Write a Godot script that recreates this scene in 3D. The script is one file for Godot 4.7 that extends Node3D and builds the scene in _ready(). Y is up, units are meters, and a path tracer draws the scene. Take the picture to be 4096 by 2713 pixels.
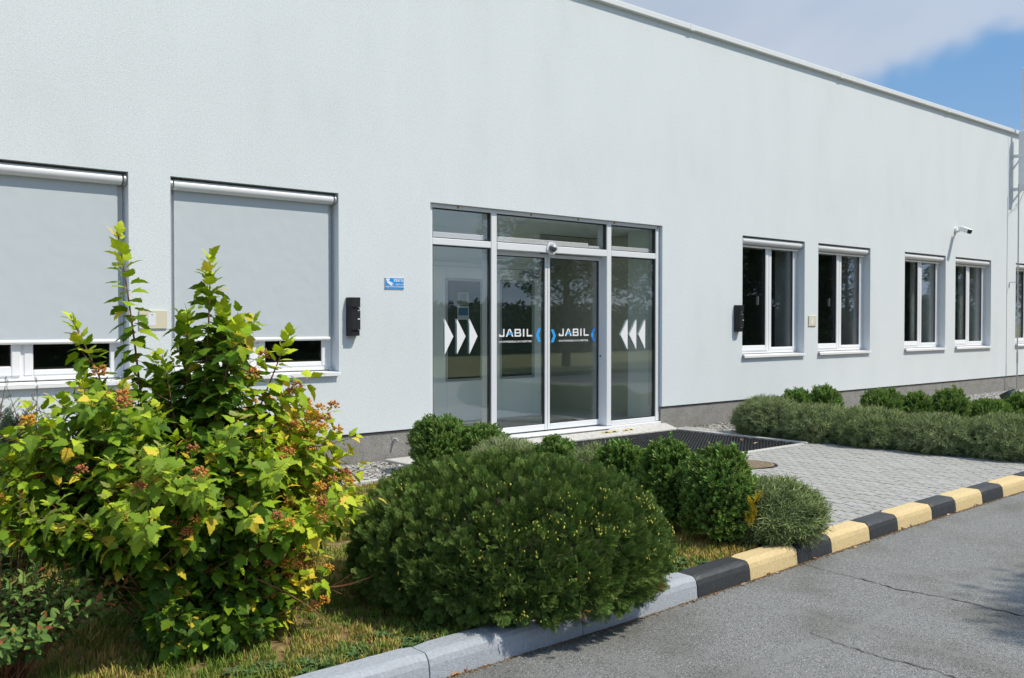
extends Node3D
# An office front with glazed sliding doors, clipped shrubs, a paved path and a striped kerb.
# World: wall face in the plane z = 0, x runs right along the wall, +z towards the road. Metres.

const CAM := Vector3(0.0, 1.38, 8.7)
const YAW := 49.0637        # degrees from the wall's run to the view
const PITCH := -0.98956
const VFOV := 39.2284
const EXPOSURE := 1.0
const SUN_TO := Vector3(0.64, 1.6, 1.0)
const SUN_ENERGY := 1.28
const PAVE := -0.135
const ROAD := -0.26

var rng := RandomNumberGenerator.new()
var taken := {}
var M := {}

# ------------------------------------------------------------------ mesh builder (input counter-clockwise, emitted clockwise)
class MB:
	var v := PackedVector3Array()
	var n := PackedVector3Array()
	var c := PackedColorArray()
	var col := Color(1, 1, 1)
	func tri(a: Vector3, b: Vector3, d: Vector3) -> void:
		var nn := (b - a).cross(d - a).normalized()
		v.append(a); v.append(d); v.append(b)
		n.append(nn); n.append(nn); n.append(nn)
		c.append(col); c.append(col); c.append(col)
	func trin(a: Vector3, b: Vector3, d: Vector3, na: Vector3, nb: Vector3, nd: Vector3) -> void:
		v.append(a); v.append(d); v.append(b)
		n.append(na); n.append(nd); n.append(nb)
		c.append(col); c.append(col); c.append(col)
	func quad(a: Vector3, b: Vector3, d: Vector3, e: Vector3) -> void:
		tri(a, b, d); tri(a, d, e)
	func box(lo: Vector3, hi: Vector3, bev := 0.0, t := Transform3D()) -> void:
		var b := minf(bev, 0.49 * minf(hi.x - lo.x, minf(hi.y - lo.y, hi.z - lo.z)))
		if b <= 0.0:
			var p := []
			for i in 8:
				p.append(t * Vector3(hi.x if i & 1 else lo.x, hi.y if i & 2 else lo.y, hi.z if i & 4 else lo.z))
			quad(p[4], p[5], p[7], p[6]); quad(p[1], p[0], p[2], p[3])
			quad(p[0], p[4], p[6], p[2]); quad(p[5], p[1], p[3], p[7])
			quad(p[6], p[7], p[3], p[2]); quad(p[0], p[1], p[5], p[4])
			return
		var q := []   # corner i, pulled onto face axis k
		for i in 8:
			var s := Vector3(1 if i & 1 else -1, 1 if i & 2 else -1, 1 if i & 4 else -1)
			var e := Vector3(hi.x if i & 1 else lo.x, hi.y if i & 2 else lo.y, hi.z if i & 4 else lo.z)
			var inn := e - s * b
			q.append([t * Vector3(e.x, inn.y, inn.z), t * Vector3(inn.x, e.y, inn.z), t * Vector3(inn.x, inn.y, e.z)])
		quad(q[4][2], q[5][2], q[7][2], q[6][2]); quad(q[1][2], q[0][2], q[2][2], q[3][2])
		quad(q[0][0], q[4][0], q[6][0], q[2][0]); quad(q[5][0], q[1][0], q[3][0], q[7][0])
		quad(q[6][1], q[7][1], q[3][1], q[2][1]); quad(q[0][1], q[1][1], q[5][1], q[4][1])
		quad(q[6][2], q[7][2], q[7][1], q[6][1]); quad(q[4][1], q[5][1], q[5][2], q[4][2])
		quad(q[2][1], q[3][1], q[3][2], q[2][2]); quad(q[0][2], q[1][2], q[1][1], q[0][1])
		quad(q[4][0], q[4][2], q[6][2], q[6][0]); quad(q[5][2], q[5][0], q[7][0], q[7][2])
		quad(q[0][2], q[0][0], q[2][0], q[2][2]); quad(q[1][0], q[1][2], q[3][2], q[3][0])
		quad(q[2][0], q[6][0], q[6][1], q[2][1]); quad(q[7][0], q[3][0], q[3][1], q[7][1])
		quad(q[4][0], q[0][0], q[0][1], q[4][1]); quad(q[1][0], q[5][0], q[5][1], q[1][1])
		for i in 8:
			var odd := (1 if i & 1 else 0) + (1 if i & 2 else 0) + (1 if i & 4 else 0)
			if odd % 2 == 1: tri(q[i][0], q[i][1], q[i][2])
			else: tri(q[i][0], q[i][2], q[i][1])
	func tube(pts: Array, radii: Array, sides := 8, caps := true) -> void:
		var rings := []
		var norms := []
		var prev := Vector3.ZERO
		for i in pts.size():
			var a: Vector3 = pts[maxi(i - 1, 0)]
			var b: Vector3 = pts[mini(i + 1, pts.size() - 1)]
			var d := (b - a).normalized()
			var ref := prev if prev != Vector3.ZERO else (Vector3.UP if absf(d.y) < 0.9 else Vector3.RIGHT)
			var x := d.cross(ref)
			if x.length() < 0.01: x = d.cross(Vector3.FORWARD)
			x = x.normalized()
			var y := x.cross(d).normalized()
			prev = y
			var ring := []
			var nr := []
			for k in sides:
				var an := TAU * k / sides
				var dir := x * cos(an) + y * sin(an)
				nr.append(dir)
				ring.append(pts[i] + dir * radii[i])
			rings.append(ring); norms.append(nr)
		for i in pts.size() - 1:
			for k in sides:
				var k2 := (k + 1) % sides
				trin(rings[i][k], rings[i + 1][k], rings[i + 1][k2], norms[i][k], norms[i + 1][k], norms[i + 1][k2])
				trin(rings[i][k], rings[i + 1][k2], rings[i][k2], norms[i][k], norms[i + 1][k2], norms[i][k2])
		if caps:
			for k in sides:
				var k2 := (k + 1) % sides
				tri(pts[0], rings[0][k], rings[0][k2])
				tri(pts[-1], rings[-1][k2], rings[-1][k])
	func blob(t: Transform3D, rings := 8, seg := 14, top_only := false) -> void:   # unit sphere under t, smooth
		var inv := t.basis.inverse().transposed()
		for i in rings:
			for k in seg:
				var p := []
				for w in [[i, k], [i + 1, k], [i + 1, k + 1], [i, k + 1]]:
					var lat: float = (PI / 2) * w[0] / rings if top_only else -PI / 2 + PI * w[0] / rings
					var lon: float = -TAU * w[1] / seg
					p.append(Vector3(cos(lat) * cos(lon), sin(lat), cos(lat) * sin(lon)))
				var nn := []
				for w in p: nn.append((inv * w).normalized())
				if p[0].distance_to(p[3]) > 1e-4: trin(t * p[0], t * p[2], t * p[3], nn[0], nn[2], nn[3]) if false else trin(t * p[0], t * p[3], t * p[2], nn[0], nn[3], nn[2])
				if p[1].distance_to(p[2]) > 1e-4: trin(t * p[0], t * p[2], t * p[1], nn[0], nn[2], nn[1])
	func prism(poly: PackedVector2Array, z0: float, z1: float, t := Transform3D()) -> void:   # polygon in x,y
		var p := poly
		if Geometry2D.is_polygon_clockwise(p):
			p = p.duplicate(); p.reverse()
		var idx := Geometry2D.triangulate_polygon(p)
		for i in range(0, idx.size(), 3):
			var a := p[idx[i]]
			var b := p[idx[i + 1]]
			var d := p[idx[i + 2]]
			if (b - a).cross(d - a) < 0.0:
				var s := b
				b = d; d = s
			tri(t * Vector3(a.x, a.y, z1), t * Vector3(b.x, b.y, z1), t * Vector3(d.x, d.y, z1))
			tri(t * Vector3(a.x, a.y, z0), t * Vector3(d.x, d.y, z0), t * Vector3(b.x, b.y, z0))
		for i in p.size():
			var a := p[i]
			var b := p[(i + 1) % p.size()]
			quad(t * Vector3(a.x, a.y, z0), t * Vector3(b.x, b.y, z0), t * Vector3(b.x, b.y, z1), t * Vector3(a.x, a.y, z1))
	func mesh() -> ArrayMesh:
		var a := []
		a.resize(Mesh.ARRAY_MAX)
		a[Mesh.ARRAY_VERTEX] = v
		a[Mesh.ARRAY_NORMAL] = n
		a[Mesh.ARRAY_COLOR] = c
		var m := ArrayMesh.new()
		m.add_surface_from_arrays(Mesh.PRIMITIVE_TRIANGLES, a)
		return m

# ------------------------------------------------------------------ scene helpers
func numbered(s: String) -> String:
	var k: int = taken.get(s, -1) + 1
	taken[s] = k
	return s if k == 0 else "%s_%03d" % [s, k]

func tag(o: Node, label := "", category := "", group := "", kind := "") -> void:
	if label: o.set_meta("label", label)
	if category: o.set_meta("category", category)
	if group: o.set_meta("group", group)
	if kind: o.set_meta("kind", kind)

func thing(called: String, label: String, category: String, at := Vector3.ZERO, group := "") -> Node3D:
	var o := Node3D.new()
	o.name = numbered(called)
	add_child(o)
	o.position = at
	tag(o, label, category, group)
	return o

func mi(mesh: Mesh, m: Material) -> MeshInstance3D:
	var o := MeshInstance3D.new()
	o.mesh = mesh
	o.material_override = m
	return o

func part(parent: Node3D, called: String, mb: MB, m: Material, world := false) -> MeshInstance3D:   # world: mb is in world axes, parent is top level
	var o := mi(mb.mesh(), m)
	o.name = called
	parent.add_child(o, true)
	if world: o.position = -parent.position
	return o

func solo(called: String, mb: MB, m: Material, label: String, category: String, at := Vector3.ZERO, group := "") -> MeshInstance3D:
	var o := mi(mb.mesh(), m)
	o.name = numbered(called)
	add_child(o)
	o.position = at
	tag(o, label, category, group)
	return o

func structure(called: String, mb: MB, m: Material) -> MeshInstance3D:
	var o := mi(mb.mesh(), m)
	o.name = numbered(called)
	add_child(o)
	tag(o, "", "", "", "structure")
	return o

func multi(parent: Node3D, called: String, mesh: Mesh, m: Material, xf: Array, cols: Array, stuff := true) -> MultiMeshInstance3D:
	var mm := MultiMesh.new()
	mm.transform_format = MultiMesh.TRANSFORM_3D
	mm.use_colors = cols.size() > 0
	mm.mesh = mesh
	mm.instance_count = xf.size()
	for i in xf.size():
		mm.set_instance_transform(i, xf[i])
		if cols.size(): mm.set_instance_color(i, cols[i])
	var o := MultiMeshInstance3D.new()
	o.multimesh = mm
	o.material_override = m
	o.name = called
	parent.add_child(o, true)
	if stuff: o.set_meta("kind", "stuff")
	return o

func lin(r: float, g: float, b: float, a := 1.0) -> Color:
	var c := Color(r, g, b).linear_to_srgb()
	c.a = a
	return c

func mat(r: float, g: float, b: float, rough := 0.6, metal := 0.0) -> StandardMaterial3D:
	var m := StandardMaterial3D.new()
	m.albedo_color = lin(r, g, b)
	m.roughness = rough
	m.metallic = metal
	return m

func leafmat(rough := 0.5, back := 0.5, spec := 0.28) -> StandardMaterial3D:
	var m := StandardMaterial3D.new()
	m.albedo_color = Color.WHITE
	m.vertex_color_use_as_albedo = true
	m.roughness = rough
	m.metallic_specular = spec
	m.backlight_enabled = back > 0.0
	m.backlight = Color(back, back, back * 0.7)
	m.cull_mode = BaseMaterial3D.CULL_DISABLED
	return m

func noise_tex(kind: int, freq: float, octaves: int, stops: Array, size := 512, sd := 1, normal := 0.0) -> NoiseTexture2D:
	var f := FastNoiseLite.new()
	f.noise_type = kind
	f.seed = sd
	f.frequency = freq
	f.fractal_octaves = octaves
	f.fractal_type = FastNoiseLite.FRACTAL_FBM if octaves > 1 else FastNoiseLite.FRACTAL_NONE
	if kind == FastNoiseLite.TYPE_CELLULAR: f.cellular_return_type = FastNoiseLite.RETURN_CELL_VALUE
	var t := NoiseTexture2D.new()
	t.width = size; t.height = size
	t.seamless = true
	t.noise = f
	if normal > 0.0:
		t.as_normal_map = true
		t.bump_strength = normal
	elif stops.size():
		var g := Gradient.new()
		g.offsets = PackedFloat32Array(stops.map(func(s): return s[0]))
		g.colors = PackedColorArray(stops.map(func(s): return s[1]))
		t.color_ramp = g
	return t

func tri_world(m: StandardMaterial3D, per_m: float) -> void:
	m.uv1_triplanar = true
	m.uv1_world_triplanar = true
	m.uv1_scale = Vector3.ONE * per_m

func detail(m: StandardMaterial3D, t: Texture2D, per_m: float) -> void:   # a coarse second layer, multiplied
	m.detail_enabled = true
	m.detail_albedo = t
	m.detail_blend_mode = BaseMaterial3D.BLEND_MODE_MUL
	m.detail_uv_layer = BaseMaterial3D.DETAIL_UV_2
	m.uv2_triplanar = true
	m.uv2_world_triplanar = true
	m.uv2_scale = Vector3.ONE * per_m

func rnd(a: float, b: float) -> float:
	return rng.randf_range(a, b)

func rvec() -> Vector3:
	return Vector3(rng.randfn(), rng.randfn(), rng.randfn()).normalized()

func frame_of(z: Vector3, up: Vector3) -> Basis:    # +z along z, +y near up
	var zz := z.normalized()
	var x := up.cross(zz)
	if x.length() < 0.01: x = Vector3.RIGHT.cross(zz)
	x = x.normalized()
	return Basis(x, zz.cross(x), zz)

func along_y(y: Vector3, roll: float) -> Basis:     # +y along y, turned by roll about it
	var yy := y.normalized()
	var x := yy.cross(Vector3.FORWARD)
	if x.length() < 0.05: x = yy.cross(Vector3.RIGHT)
	x = x.normalized()
	return Basis(x, yy, x.cross(yy)) * Basis(Vector3.UP, roll)

func pave_y(z: float) -> float:
	return -0.10 - 0.0073 * (z - 0.2)

func kerb_z(x: float) -> float:       # front foot of the kerb
	return 5.2 if x < 3.9 else 5.2 - 0.045 * (x - 3.9) if x < 7.5 else 5.038 - 0.022 * (x - 7.5)

# ------------------------------------------------------------------ everything
func _ready() -> void:
	rng.seed = 7
	camera_sky_sun()
	materials()
	ground()
	building()
	pavement()
	kerb()
	wall_things()
	vegetation()
	across_the_road()
	small_things()

func camera_sky_sun() -> void:
	var cam := Camera3D.new()
	cam.name = "camera"
	add_child(cam)
	var y := deg_to_rad(YAW)
	var p := deg_to_rad(PITCH)
	var f := Vector3(cos(y) * cos(p), sin(p), -sin(y) * cos(p))
	cam.look_at_from_position(CAM, CAM + f, Vector3.UP)
	cam.fov = VFOV
	cam.near = 0.05
	cam.far = 2000.0
	cam.current = true
	var env := Environment.new()
	env.background_mode = Environment.BG_SKY
	var sky := Sky.new()
	var pm := PanoramaSkyMaterial.new()
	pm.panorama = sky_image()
	sky.sky_material = pm
	env.sky = sky
	env.tonemap_mode = Environment.TONE_MAPPER_LINEAR
	env.tonemap_exposure = EXPOSURE
	env.sdfgi_enabled = true
	env.ssao_enabled = true
	env.ssil_enabled = true
	var we := WorldEnvironment.new()
	we.name = "world_environment"
	we.environment = env
	add_child(we)
	var sun := DirectionalLight3D.new()
	sun.name = "sun"
	sun.light_energy = SUN_ENERGY
	sun.light_color = Color(1.0, 0.965, 0.9)
	sun.light_angular_distance = 0.5
	sun.shadow_enabled = true
	add_child(sun)
	sun.look_at_from_position(SUN_TO, Vector3.ZERO, Vector3.UP)

func sky_image() -> ImageTexture:
	var w := 1024
	var h := 512
	var im := Image.create(w, h, false, Image.FORMAT_RGBF)
	var n := FastNoiseLite.new()
	n.seed = 11; n.frequency = 1.1; n.fractal_octaves = 5; n.fractal_gain = 0.45
	var wisp := FastNoiseLite.new()
	wisp.seed = 5; wisp.frequency = 2.2; wisp.fractal_octaves = 4
	var sd := SUN_TO.normalized()
	for j in h:
		var el := PI / 2 - PI * (j + 0.5) / h
		for i in w:
			var az := TAU * (i + 0.5) / w
			var d := Vector3(sin(az) * cos(el), sin(el), -cos(az) * cos(el))
			var up := clampf(d.y, 0.0, 1.0)
			var c := Vector3(0.175, 0.41, 0.72).lerp(Vector3(0.10, 0.27, 0.58), pow(up, 0.6))
			c = c.lerp(Vector3(0.62, 0.72, 0.85), pow(1.0 - up, 7.0) * 0.8)
			# a broad thin sheet of cloud, its edge running along the wall's far end
			var q := Vector3(d.x, 0, d.z) / maxf(d.y + 0.12, 0.05)
			var a := 0.5 * n.get_noise_2d(q.x * 0.55, q.z * 0.55) + 0.16 * wisp.get_noise_2d(q.x * 2.0 + q.z, q.z * 0.8)
			var azd := rad_to_deg(atan2(-d.z, d.x))
			var near := exp(-pow((azd - 26.0) / 45.0, 2.0))
			var edge := rad_to_deg(el) - (13.45 + 0.16 * (28.0 - azd) + 1.6 * wisp.get_noise_2d(azd * 0.06, 3.0))
			var k := smoothstep(-0.3, 0.35, a * lerpf(1.0, 0.35, near) + lerpf(0.05, clampf(edge / 2.2, -1.0, 0.75), near) + 0.22 * wisp.get_noise_2d(q.x * 6.0, q.z * 6.0 + q.x * 2.0))
			var glow := pow(clampf(d.dot(sd), 0.0, 1.0), 2.0)  # cloud brightening toward the sun, widened to lift light in the shade
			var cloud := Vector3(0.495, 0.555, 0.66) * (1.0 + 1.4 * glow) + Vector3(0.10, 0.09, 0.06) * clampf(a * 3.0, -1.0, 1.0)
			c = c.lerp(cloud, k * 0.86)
			c += Vector3(0.9, 0.85, 0.7) * pow(clampf(d.dot(sd), 0.0, 1.0), 40.0) * 0.6
			if el < 0.0: c = Vector3(0.20, 0.21, 0.20)
			im.set_pixel(i, j, Color(c.x, c.y, c.z))
	return ImageTexture.create_from_image(im)

func materials() -> void:
	var V := FastNoiseLite.TYPE_SIMPLEX_SMOOTH
	var CEL := FastNoiseLite.TYPE_CELLULAR
	var st := mat(1, 1, 1, 0.9)
	st.albedo_texture = noise_tex(V, 0.045, 4, [[0.0, lin(0.64, 0.685, 0.71)], [0.5, lin(0.70, 0.75, 0.775)], [1.0, lin(0.74, 0.79, 0.815)]], 512, 3)
	st.normal_enabled = true
	st.normal_texture = noise_tex(V, 0.11, 3, [], 512, 4, 6.0)
	st.normal_scale = 0.3
	tri_world(st, 1.6)
	detail(st, noise_tex(V, 0.012, 4, [[0.0, Color(0.975, 0.977, 0.976)], [0.3, Color(0.992, 0.993, 0.992)], [0.62, Color(1, 1, 1)], [1.0, Color(1, 1, 1)]], 512, 9), 0.09)
	st.uv2_scale = Vector3(0.16, 0.07, 0.16)
	M.stucco = st
	var pl := mat(1, 1, 1, 0.85)
	pl.albedo_texture = noise_tex(CEL, 0.35, 1, [[0.0, lin(0.17, 0.17, 0.165)], [0.45, lin(0.35, 0.345, 0.33)], [0.8, lin(0.43, 0.42, 0.40)], [1.0, lin(0.62, 0.60, 0.57)]], 512, 5)
	pl.normal_enabled = true
	pl.normal_texture = noise_tex(V, 0.25, 2, [], 512, 6, 5.0)
	tri_world(pl, 1.4)
	detail(pl, noise_tex(V, 0.02, 3, [[0.0, Color(0.90, 0.89, 0.87)], [1.0, Color(1, 1, 1)]], 512, 10), 0.3)
	M.plinth = pl
	M.gap = mat(0.03, 0.028, 0.025, 0.9)
	M.white = mat(0.80, 0.81, 0.82, 0.35)
	M.alu = mat(0.74, 0.76, 0.78, 0.32)
	M.coping = mat(0.72, 0.74, 0.74, 0.4)
	M.fabric = mat(0.52, 0.575, 0.61, 0.8)
	M.fabric.normal_enabled = true
	M.fabric.normal_texture = noise_tex(V, 0.012, 2, [], 512, 77, 5.0)
	M.fabric.normal_scale = 0.16
	tri_world(M.fabric, 0.7)
	M.tube = mat(0.70, 0.715, 0.73, 0.42)
	M.gasket = mat(0.02, 0.022, 0.022, 0.6)
	var gl := StandardMaterial3D.new()
	gl.albedo_color = Color(0.35, 0.5, 0.42, 0.015)
	gl.roughness = 0.0
	gl.transparency = BaseMaterial3D.TRANSPARENCY_ALPHA
	M.glass = gl
	var gw := gl.duplicate()
	gw.albedo_color = Color(0.10, 0.14, 0.13, 0.04)
	M.window_glass = gw
	var cg := gl.duplicate()
	cg.albedo_color = Color(0.9, 0.95, 0.95, 0.08)
	M.clear = cg
	M.room = mat(0.20, 0.20, 0.18, 0.9)
	M.room_dark = mat(0.15, 0.15, 0.14, 0.9)
	M.hall = mat(0.86, 0.93, 0.885, 0.8)
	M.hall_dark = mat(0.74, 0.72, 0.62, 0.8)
	M.hall_floor = mat(0.68, 0.70, 0.67, 0.5)
	M.black = mat(0.01, 0.01, 0.01, 0.5)
	M.black_side = mat(0.016, 0.017, 0.017, 0.5)
	M.rubber = mat(0.016, 0.018, 0.018, 0.55)
	M.grey_metal = mat(0.42, 0.44, 0.45, 0.4, 0.4)
	M.blue = mat(0.012, 0.28, 0.72, 0.45)
	M.print_white = mat(0.82, 0.82, 0.84, 0.5)
	M.cyan = mat(0.02, 0.36, 0.85, 0.45)
	M.deep_blue = mat(0.015, 0.16, 0.62, 0.45)
	M.pale_print_ghost = mat(0.42, 0.58, 0.54, 0.5)  # paler tone for the reflection-like rear arrows
	M.cream = mat(0.66, 0.62, 0.46, 0.55)
	var asp := mat(1, 1, 1, 0.92)
	asp.albedo_texture = noise_tex(CEL, 0.27, 1, [[0.0, lin(0.07, 0.07, 0.07)], [0.3, lin(0.20, 0.205, 0.20)], [0.72, lin(0.235, 0.242, 0.236)], [0.93, lin(0.275, 0.282, 0.275)], [1.0, lin(0.5, 0.5, 0.5)]], 1024, 21)
	asp.normal_enabled = true
	asp.normal_texture = noise_tex(V, 0.16, 3, [], 1024, 22, 4.5)
	tri_world(asp, 0.75)
	detail(asp, noise_tex(V, 0.012, 4, [[0.0, Color(0.82, 0.81, 0.78)], [0.35, Color(0.95, 0.95, 0.94)], [0.6, Color(1, 1, 1)], [1.0, Color(1, 1, 1)]], 512, 23), 0.16)
	M.asphalt = asp
	var con := mat(1, 1, 1, 0.88)
	con.albedo_texture = noise_tex(V, 0.03, 5, [[0.0, lin(0.36, 0.355, 0.33)], [0.55, lin(0.50, 0.495, 0.47)], [1.0, lin(0.58, 0.575, 0.55)]], 512, 31)
	tri_world(con, 0.9)
	M.concrete = con
	M.pavers = []
	for k in 4:
		var pv := mat(1, 1, 1, 0.9)
		var q: float = [0.325, 0.35, 0.36, 0.335][k]
		var wm: float = [1.0, 0.985, 1.0, 0.965][k]
		pv.albedo_texture = noise_tex(V, 0.06, 4, [[0.0, lin(q * 0.82, q * 0.82 * wm, q * 0.78 * wm)], [0.5, lin(q, q * 0.995, q * 0.95 * wm)], [1.0, lin(q * 1.1, q * 1.1, q * 1.06)]], 256, 40 + k)
		tri_world(pv, 1.3)
		M.pavers.append(pv)
	M.sand = mat(0.055, 0.045, 0.03, 0.95)
	var soil := mat(1, 1, 1, 0.95)
	soil.albedo_texture = noise_tex(V, 0.03, 5, [[0.0, lin(0.09, 0.062, 0.028)], [0.5, lin(0.23, 0.155, 0.06)], [1.0, lin(0.36, 0.26, 0.12)]], 512, 51)
	tri_world(soil, 1.1)
	M.soil = soil
	var far := mat(1, 1, 1, 0.95)
	far.albedo_texture = noise_tex(V, 0.03, 5, [[0.0, lin(0.08, 0.11, 0.03)], [0.5, lin(0.16, 0.18, 0.06)], [1.0, lin(0.30, 0.26, 0.10)]], 512, 52)
	tri_world(far, 0.2)
	M.far_grass = far
	for e in [["kerb_yellow", 0.62, 0.48, 0.245, 0.86], ["kerb_black", 0.030, 0.034, 0.038, 0.55], ["kerb_grey", 0.35, 0.38, 0.415, 0.7]]:
		var km := mat(1, 1, 1, e[4])
		km.albedo_texture = noise_tex(V, 0.05, 5, [[0.0, lin(e[1] * 0.62, e[2] * 0.62, e[3] * 0.66)], [0.30, lin(e[1] * 0.93, e[2] * 0.93, e[3] * 0.94)], [0.5, lin(e[1], e[2], e[3])], [0.74, lin(e[1] * 1.04, e[2] * 1.05, e[3] * 1.08)], [0.9, lin(minf(e[1] * 1.2 + 0.03, 0.85), minf(e[2] * 1.2 + 0.05, 0.85), minf(e[3] * 1.2 + 0.05, 0.85))]], 512, 60)
		km.normal_enabled = true
		km.normal_texture = noise_tex(V, 0.12, 3, [], 512, 61, 3.0)
		km.normal_scale = 0.5
		tri_world(km, 1.5)
		M[e[0]] = km
	M.rust = mat(0.24, 0.17, 0.10, 0.8)
	M.bark = mat(0.10, 0.07, 0.045, 0.9)
	M.twig_red = mat(0.20, 0.085, 0.04, 0.7)
	M.core = mat(0.028, 0.032, 0.014, 0.95)  # dark twig tone for the solid cores put inside bushes

# ------------------------------------------------------------------ setting
func sheet(lo: Vector2, hi: Vector2, y: float) -> MB:
	var b := MB.new()
	b.quad(Vector3(lo.x, y, hi.y), Vector3(hi.x, y, hi.y), Vector3(hi.x, y, lo.y), Vector3(lo.x, y, lo.y))
	return b

func ground() -> void:
	structure("ground", sheet(Vector2(-500, -500), Vector2(500, 500), -0.32), M.far_grass)
	var road := structure("road", sheet(Vector2(-120, 4.9), Vector2(160, 12.0), ROAD), M.asphalt)
	# cracks in the asphalt: narrow ragged dark strips laid on top in place of shaded recesses
	for e in [[[Vector2(5.72, 5.1), Vector2(5.66, 5.32), Vector2(5.65, 5.6), Vector2(5.60, 5.87), Vector2(5.65, 6.16), Vector2(5.62, 6.58), Vector2(5.66, 7.2), Vector2(5.60, 8.2)], 0.009],
			[[Vector2(4.47, 5.95), Vector2(4.42, 6.15), Vector2(4.40, 6.35), Vector2(4.42, 6.62), Vector2(4.39, 6.8), Vector2(4.42, 7.6)], 0.006]]:
		var b := MB.new()
		var cur := Curve3D.new()
		for p in e[0]: cur.add_point(Vector3(p.x, ROAD + 0.004, p.y))
		var L := cur.get_baked_length()
		var prev_l := Vector3.ZERO
		var prev_r := Vector3.ZERO
		var steps := int(L / 0.03)
		for i in steps + 1:
			var s := L * i / steps
			var c := cur.sample_baked(s) + Vector3(rnd(-0.011, 0.011), 0, rnd(-0.006, 0.006))
			var wd: float = e[1] * rnd(0.25, 1.0) * (0.35 + 0.65 * sin(PI * clampf(s / L, 0.02, 0.98)))
			var l := c + Vector3(-wd, 0, 0)
			var r := c + Vector3(wd, 0, 0)
			if i > 0: b.quad(prev_l, l, r, prev_r)
			prev_l = l; prev_r = r
		part(road, "crack", b, M.gap)
	# lawn beds either side of the path, slightly uneven
	for e in [[-40.0, 6.05, 0.0, 5.06, "lawn"], [10.4, 90.0, 0.0, 4.72, "lawn"]]:
		var b := MB.new()
		var f := FastNoiseLite.new()
		f.seed = 3; f.frequency = 0.7
		var xs := []
		var x: float = e[0]
		while x < e[1]:
			xs.append(x)
			x += 0.22 if (x > 0.5 and x < 6.05) else 3.0
			if xs[-1] < 0.6 and x > 0.6: x = 0.6
		xs.append(e[1])
		var nz := 22
		for i in xs.size() - 1:
			for k in nz:
				var p := []
				for w in [[i, k + 1], [i + 1, k + 1], [i + 1, k], [i, k]]:
					var px: float = xs[w[0]]
					var pz: float = e[2] + (e[3] - e[2]) * w[1] / nz
					p.append(Vector3(px, -0.163 + 0.018 * f.get_noise_2d(px, pz), pz))
				b.quad(p[0], p[1], p[2], p[3])
		structure(e[4], b, M.soil)
	structure("lawn", sheet(Vector2(-120, 12.3), Vector2(160, 120), -0.15), M.far_grass)

func facade_cells(xs: Array, ys: Array, holes: Array, b: MB) -> void:
	for i in xs.size() - 1:
		for k in ys.size() - 1:
			var c := Vector2((xs[i] + xs[i + 1]) / 2, (ys[k] + ys[k + 1]) / 2)
			var inside := false
			for h in holes:
				if c.x > h[0] and c.x < h[1] and c.y > h[2] and c.y < h[3]: inside = true
			if not inside:
				b.quad(Vector3(xs[i], ys[k], 0), Vector3(xs[i + 1], ys[k], 0), Vector3(xs[i + 1], ys[k + 1], 0), Vector3(xs[i], ys[k + 1], 0))

var house: Node3D

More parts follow.
